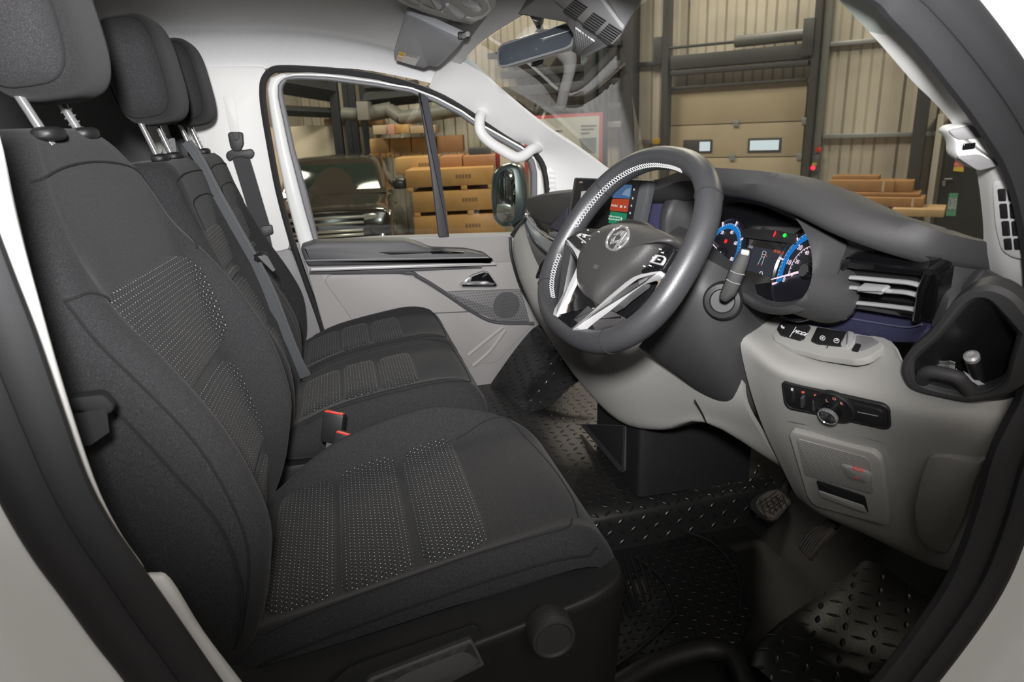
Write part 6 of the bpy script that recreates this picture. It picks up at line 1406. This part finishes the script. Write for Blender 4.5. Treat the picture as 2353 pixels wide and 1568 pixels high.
# racking beams and notice board seen through the left of the windscreen
for k, (a, b, h, m_) in enumerate((((1150, 172), (1425, 148), .12, steel), ((1150, 212), (1425, 190), .16, steel), ((1150, 262), (1425, 238), .10, steel), ((1150, 300), (1425, 282), .10, galv), ((1120, 130), (1425, 95), .10, steel))):
    rail('rack_beam', ('highest', 'second highest', 'third highest', 'lowest', 'topmost')[k] + ' dark beam on the wall left of the steel column' if k != 4 else 'roof-level dark beam on the wall left of the steel column', 'beam', a, b, h, .1, .4, m_, 'beams left of the column')
post('rack_upright', 'dark upright with hanging cables behind the mirror', 'upright', 1352, 20, .4, .7, mat=steel, y=200)
post('rack_upright', 'slim dark upright just left of the steel column', 'upright', 1380, 9, .4, .6, mat=steel, y=200)
nbP = Plane(WPN(1320, 340, 2.2), wn_)
nbd = thing('notice_board', 'white printed notice board with a red border seen through the windscreen', 'notice board', nbP(1320, 420))
mk('board', slab(nbP.many([(1205, 268), (1384, 258), (1381, 470), (1205, 470)]), wn_, .02, .002), M('red_board_edge', (.42, .09, .09), .5), nbd)
mk('printed_sheet', slab(nbP.many([(1215, 275), (1377, 266), (1374, 462), (1215, 462)], .004), wn_, .004, .001), M('white_sheet', (.42, .43, .40), .5), nbd)
mk('grey_picture', slab(nbP.many([(1330, 318), (1370, 316), (1369, 352), (1340, 350)], .008), wn_, .003, .0), M('grey_picture', (.16, .18, .19), .5), nbd)
for (a, b, c) in ((1262, 300, 60), (1270, 312, 40), (1335, 288, 70), (1335, 296, 60), (1335, 305, 40)):
    mk('print_line', slab(nbP.many([(a, b), (a + c * .5, b - 1), (a + c * .5, b + 2), (a, b + 3)], .008), wn_, .003, 0), M('print_grey', (.14, .14, .14), .6), nbd)

# ---- side of the hall seen through the passenger window
cf = ROT @ Vector((0, 0, 1)); cf.z = 0; cf.normalize(); cr_ = Vector((cf.y, -cf.x, 0))
def Q(px, py, D): return EYE + ray(px, py) * (D / (ray(px, py).dot(cf)))
def face(a, b, D): return Q(*a, D), Q(*b, D)
def crate(lab, x0, y0, x1, y1, D, dep, mat, grp, feet=0, print_=False, name='crate', cat='crate'):
    a, b = Q(x0, (y0 + y1) / 2, D), Q(x1, (y0 + y1) / 2, D); zt, zb = Q((x0 + x1) / 2, y0, D).z, Q((x0 + x1) / 2, y1, D).z
    ax = cr_.copy(); w = abs((b - a).dot(cr_)); nn = -cf
    c = (a + b) / 2; c.z = (zt + zb) / 2; c = c - nn * dep / 2
    t = thing(name, lab, cat, (c.x, c.y, zb), grp)
    mk('crate_body', box(c, (w, zt - zb, dep), (ax, Vector((0, 0, 1)), nn), .008), mat, t)
    if feet:
        fh = feet
        for k in range(4):
            f = c + ax * (w * (-.46 + .92 * k / 3)) + nn * (dep * .5 - .06); f.z = zb - fh / 2
            mk('pallet_foot', box(f, (.10, fh, .12), (ax, Vector((0, 0, 1)), nn), .006), mat, t)
    if print_:
        for k in range(5):
            f = c + ax * (w * .08 + .052 * k) + nn * (dep / 2 + .001); f.z = (zt + zb) / 2 + .01
            mk('printed_mark', slab([f + ax * i + Vector((0, 0, j)) for i, j in ((-.018, -.03), (.018, -.03), (.018, .03), (-.018, .03))], nn, .001, 0, .0015), M('print_ink', (.17, .095, .04), .7), t)
    return t
wood = M('tan_packing_case', (.44, .255, .095), .7, noise=(4, .10))
wood2 = M('ochre_packing_case', (.40, .215, .070), .7, noise=(4, .10))
G1 = 'packing cases beyond the passenger window'
crate('broad tan packing case, lowest of the stack behind the mirror', 952, 494, 1160, 548, 11.40, 1.20, wood2, G1, 0.090, True)
crate('broad tan packing case, second from the bottom of the stack', 948, 438, 1150, 485, 11.40, 1.20, wood2, G1, 0.083, True)
crate('broad tan packing case, third from the bottom with a printed row', 932, 388, 1135, 428, 11.40, 1.20, wood2, G1, 0.075, True)
crate('pale tan packing case half hidden behind the truck mirror', 908, 362, 1005, 400, 12.30, 1.08, wood, G1, 0, True)
crate('reddish packing case at the right end above the third case', 1010, 360, 1062, 386, 11.85, 1.08, M('reddish_case', (.36, .17, .075), .7), G1)
crate('reddish packing case against the red post', 1064, 358, 1138, 384, 11.85, 1.08, M('reddish_case_b', (.34, .165, .08), .7), G1)
crate('tan carton with a paper label, leftmost of the middle row', 850, 319, 894, 352, 13.60, .60, wood, G1, 0.090)
crate('tan carton, second from the left in the middle row', 896, 317, 944, 352, 13.60, .60, wood, G1, 0.090)
crate('tan carton, third from the left in the middle row', 946, 315, 1000, 352, 13.60, .60, wood, G1, 0.090)
crate('brown carton right of the window bar in the middle row', 1004, 312, 1064, 350, 13.60, .60, M('brown_case', (.32, .16, .07), .7), G1, 0.090)
crate('carton with a white label on the top row', 857, 288, 890, 309, 13.05, 0.84, M('white_faced_carton', (.42, .33, .22), .7), G1)
crate('carton with a pink label on the top row', 890, 286, 906, 309, 12.98, 0.84, M('pink_label_carton', (.48, .24, .18), .7), G1)
crate('tan carton beside the pink label on the top row', 908, 286, 940, 306, 13.05, 0.84, wood, G1)
crate('pale-fronted carton at the right end of the top row', 942, 288, 1000, 306, 13.05, 0.84, M('pale_front_carton', (.36, .27, .17), .7), G1)
crate('brown carton standing on the cream partition top', 757, 259, 787, 276, 15.45, .25, kraft, G1)
crate('tan carton lying on the partition beneath the standing one', 744, 272, 802, 286, 15.45, .25, M('tan_flat_carton', (.36, .22, .12), .7), G1)
crate('ochre carton on the partition left of the grey cabinet foot', 812, 277, 842, 288, 15.45, .25, wood, G1)
crate('brown carton on the partition right of the grey cabinet foot', 844, 274, 880, 288, 15.45, .25, kraft, G1)
# partition
pa, pb2 = Q(610, 287, 15.6), Q(860, 287, 15.6); pz = Q(760, 287, 15.5).z
pt = mk('partition', box(Vector(((pa.x + pb2.x) / 2, (pa.y + pb2.y) / 2, (GZ + pz) / 2)), ((pb2 - pa).length, pz - GZ, .2), (cr_, Vector((0, 0, 1)), -cf), .01), M('cream_partition', (.66, .57, .44), .5, noise=(.8, .08)), None, origin=(pa + pb2) / 2); tagged(pt, 'cream partition wall behind the parked truck', 'partition')
def beam(nm, lab, cat, a, b, D0, D1, r, mat, grp=None, seg=12):
    p, q = Q(*a, D0), Q(*b, D1)
    o = mk(nm, tube([p, q], r, seg), mat, None, origin=(p + q) / 2); return tagged(o, lab, cat, grp)
pipe = M('grey_duct', (.16, .155, .14), .5)
G2 = 'ducts and beams under the hall roof'
beam('air_duct', 'thick grey duct left of the grey cabinet', 'duct', (786, 262), (822, 264), 14.3, 14.3, 0.128, pipe, G2)
beam('air_duct', 'thick grey duct right of the grey cabinet', 'duct', (848, 262), (900, 252), 14.3, 14.3, 0.150, pipe, G2)
beam('air_duct', 'bent grey duct falling toward the window bar', 'duct', (896, 253), (922, 271), 14.2, 14.05, 0.128, pipe, G2)
beam('air_duct', 'long grey duct running right above the cases', 'duct', (922, 272), (1075, 248), 14.0, 13.5, 0.135, pipe, G2)
beam('roof_beam', 'dark beam along the side wall top at the left of the window', 'beam', (640, 190), (768, 212), 14.6, 15.4, 0.210, steel, G2, 4)
beam('roof_beam', 'second dark beam below it on the side wall', 'beam', (640, 203), (764, 216), 14.6, 15.4, 0.105, steel, G2, 4)
beam('roof_beam', 'low dark beam over the pale side panel', 'beam', (650, 254), (770, 260), 14.6, 15.4, 0.105, steel, G2, 4)
beam('roof_beam', 'dark beam above the ducts in the window centre', 'beam', (840, 232), (1000, 215), 14.6, 14.2, 0.150, steel, G2, 4)
beam('roof_beam', 'thin dark beam near the window top edge', 'beam', (840, 203), (960, 192), 14.6, 14.2, 0.075, steel, G2, 4)
for a, w_, l_ in ((771, .13, 'widest dark steel post beyond the window'), (797, .08, 'narrow dark steel post right of the widest one'), (812, .10, 'middle dark steel post near the grey cabinet'), (836, .08, 'dark steel post rising behind the grey cabinet')):
    p = Q(a, 250, 15.3)
    tagged(mk('hall_post', box(Vector((p.x, p.y, (GZ + 6.9) / 2)), (w_ * 1.4, w_ * 1.4, 6.9 - GZ), (cr_, cf, Vector((0, 0, 1))), .005), M('navy_grey_post', (.03, .031, .038), .5), None, origin=(p.x, p.y, GZ)), l_, 'post', 'posts beyond the passenger window')
crate('grey metal cabinet hanging among the ducts', 820, 233, 846, 276, 14.0, 0.48, M('grey_cabinet', (.22, .21, .19), .5), None, name='wall_cabinet', cat='cabinet')
p = Q(1146, 400, 13)
tagged(mk('red_post', box(Vector((p.x, p.y, (GZ + 2.4) / 2)), (.09, .09, 2.4 - GZ), (cr_, cf, Vector((0, 0, 1))), .004), M('red_paint', (.42, .03, .04), .4), None, origin=(p.x, p.y, GZ)), 'red painted post left of the wing mirror', 'post')
crate('pale grey notice panel standing right of the red post', 1152, 330, 1236, 540, 12.60, 0.10, M('pale_notice_panel', (.48, .44, .36), .6), None, name='display_panel', cat='panel')
crate('dark tool case with a yellow item on the cases', 1078, 340, 1128, 357, 12.30, 0.48, M('dark_tool_case', (.05, .055, .06), .5), None, name='tool_case', cat='case')

# ---- parked pickup truck
tk = thing('pickup_truck', 'black pickup truck parked facing the van beyond the passenger window', 'truck', (0, 0, 0), None)
tc = Q(742, 430, 10.0); th = R(-7.5)
tr = cr_ * math.cos(th) - cf * math.sin(th); tf = (cf * math.cos(th) + cr_ * math.sin(th))
tk.location = (tc.x, tc.y, GZ)
def T_(r, s, z): return Vector((tc.x, tc.y, GZ)) + tr * r + tf * s + Vector((0, 0, z))
black_paint = M('black_truck_paint', (.030, .025, .020), .14, coat=.8)  # brown reflection of the hall mixed into the black base colour
tglass = M('dark_truck_glass', (.016, .022, .018), .10)
def hoop(s, w, z0, z1, top=None, k=.12):
    t = top or w
    return [T_(a, s, z) for a, z in ((-w, z0), (w, z0), (w * 1.0, z0 * .5 + z1 * .5), (w - (w - t) * .4, z1 - k), (t - k * .6, z1 - k * .15), (t * .5, z1), (0, z1 + .01), (-t * .5, z1), (-t + k * .6, z1 - k * .15), (-w + (w - t) * .4, z1 - k), (-w * 1.0, z0 * .5 + z1 * .5))]
secs = [hoop(.0, .80, .40, .92, .78), hoop(.03, .88, .38, 1.10, .86), hoop(.10, .91, .36, 1.17, .88), hoop(.6, .93, .36, 1.23, .90), hoop(1.15, .93, .36, 1.28, .90), hoop(2.5, .93, .36, 1.28, .92), hoop(4.2, .93, .38, 1.28, .92), hoop(4.9, .92, .40, 1.26, .92)]
g = gridf(dense(secs, 3, 3, cu=True), cu=True); g[1].append(tuple(range(33)))
mk('truck_body', g, black_paint, tk, sharp=50)
cab = [hoop(1.10, .84, 1.22, 1.28, .82, .02), hoop(1.30, .83, 1.22, 1.44, .76, .05), hoop(1.75, .82, 1.22, 1.76, .66, .07), hoop(2.2, .82, 1.22, 1.84, .66, .08), hoop(3.0, .82, 1.22, 1.82, .66, .08), hoop(3.35, .82, 1.22, 1.66, .67, .08), hoop(3.5, .82, 1.22, 1.30, .74, .04)]
mk('truck_cab', gridf(dense(cab, 2, 3, cu=True), cu=True), black_paint, tk, sharp=50)
wsn = (T_(0, 1.28, 1.72) - T_(0, 1.55, 1.50)).normalized()
mk('truck_windscreen', slab(rc([T_(-.76, 1.19, 1.31), T_(.76, 1.19, 1.31), T_(.64, 1.68, 1.70), T_(-.64, 1.68, 1.70)], .05), T_(0, 0, 0) + Vector() - T_(0, .66, -.75), .02, .004, .035), tglass, tk)
mk('side_glass', slab(rc([T_(.845, 1.5, 1.33), T_(.845, 2.6, 1.33), T_(.72, 2.5, 1.71), T_(.725, 1.9, 1.71)], .04), tr * .93 + Vector((0, 0, .37)), .01, .003, .03), M('warm_side_glass', (.05, .035, .025), .08), tk)
for sg in (-1, 1):
    mk('truck_mirror', sup(T_(sg * 1.06, 1.40, 1.38), (tr, tf, Vector((0, 0, 1))), (.13, .07, .09), 3, 3, 20, 12), M('truck_mirror_shell', (.03, .03, .028), .25), tk)
    mk('headlamp', slab(rc([T_(sg * .52, -.02, .99), T_(sg * .90, .06, 1.03), T_(sg * .92, .12, 1.11), T_(sg * .50, -.01, 1.07)], .02), -tf + tr * sg * .25, .05, .008, .012), M('headlamp_lens', (.20, .20, .19), .08, coat=1), tk)
    mk('fog_recess', slab(rc([T_(sg * .62, -.03, .66), T_(sg * .85, .0, .66), T_(sg * .88, .02, .90), T_(sg * .60, -.03, .86)], .02), -tf, .03, .006, .02), dark_int, tk)
    fl = mk('fog_lamp', lathe([(.05, 0), (.05, .02), (.001, .03)], T_(sg * .76, -.05, .74), -tf, 20), chrome, tk)
    for s_0 in (.85, 4.2):
        mk('wheel', lathe([(.36, 0), (.38, .04), (.38, .20), (.30, .23), (.001, .20)], T_(sg * .72, s_0, .38), tr * sg, 28), M('truck_tyre', (.015, .015, .015), .7), tk)
mk('grille', slab(rc([T_(-.5, -.02, .66), T_(.5, -.02, .66), T_(.54, .0, 1.09), T_(-.54, .0, 1.09)], .03), -tf, .04, .01, .01), M('black_grille', (.01, .01, .01), .2), tk)
for z_, w_ in ((1.05, .55), (.97, .52), (.86, .50), (.80, .50), (.71, .55), (.65, .55)):
    mk('chrome_bar', box(T_(0, -.045, z_), (w_ * 2, .03, .035), (tr, tf, Vector((0, 0, 1))), .006), M('truck_bright_bar', (.62, .58, .50), .2, metal=.6) if z_ < .9 else M('truck_dim_bar', (.42, .40, .36), .25, metal=.5), tk)
mk('number_plate', box(T_(0, -.06, .56), (.52, .02, .11), (tr, tf, Vector((0, 0, 1))), .004), M('plate_white', (.5, .48, .40), .4), tk)
mk('arch_lip', tube([T_(.935, .85 + .45 * math.cos(a), .40 + .45 * math.sin(a)) for a in [math.pi * k / 16 for k in range(17)]], .03, 8), M('arch_black', (.012, .012, .012), .4), tk)
for z_ in (.95,):
    mk('door_handle', box(T_(.95, 2.25, 1.0), (.02, .2, .04), (tr, tf, Vector((0, 0, 1))), .005), black_paint, tk)
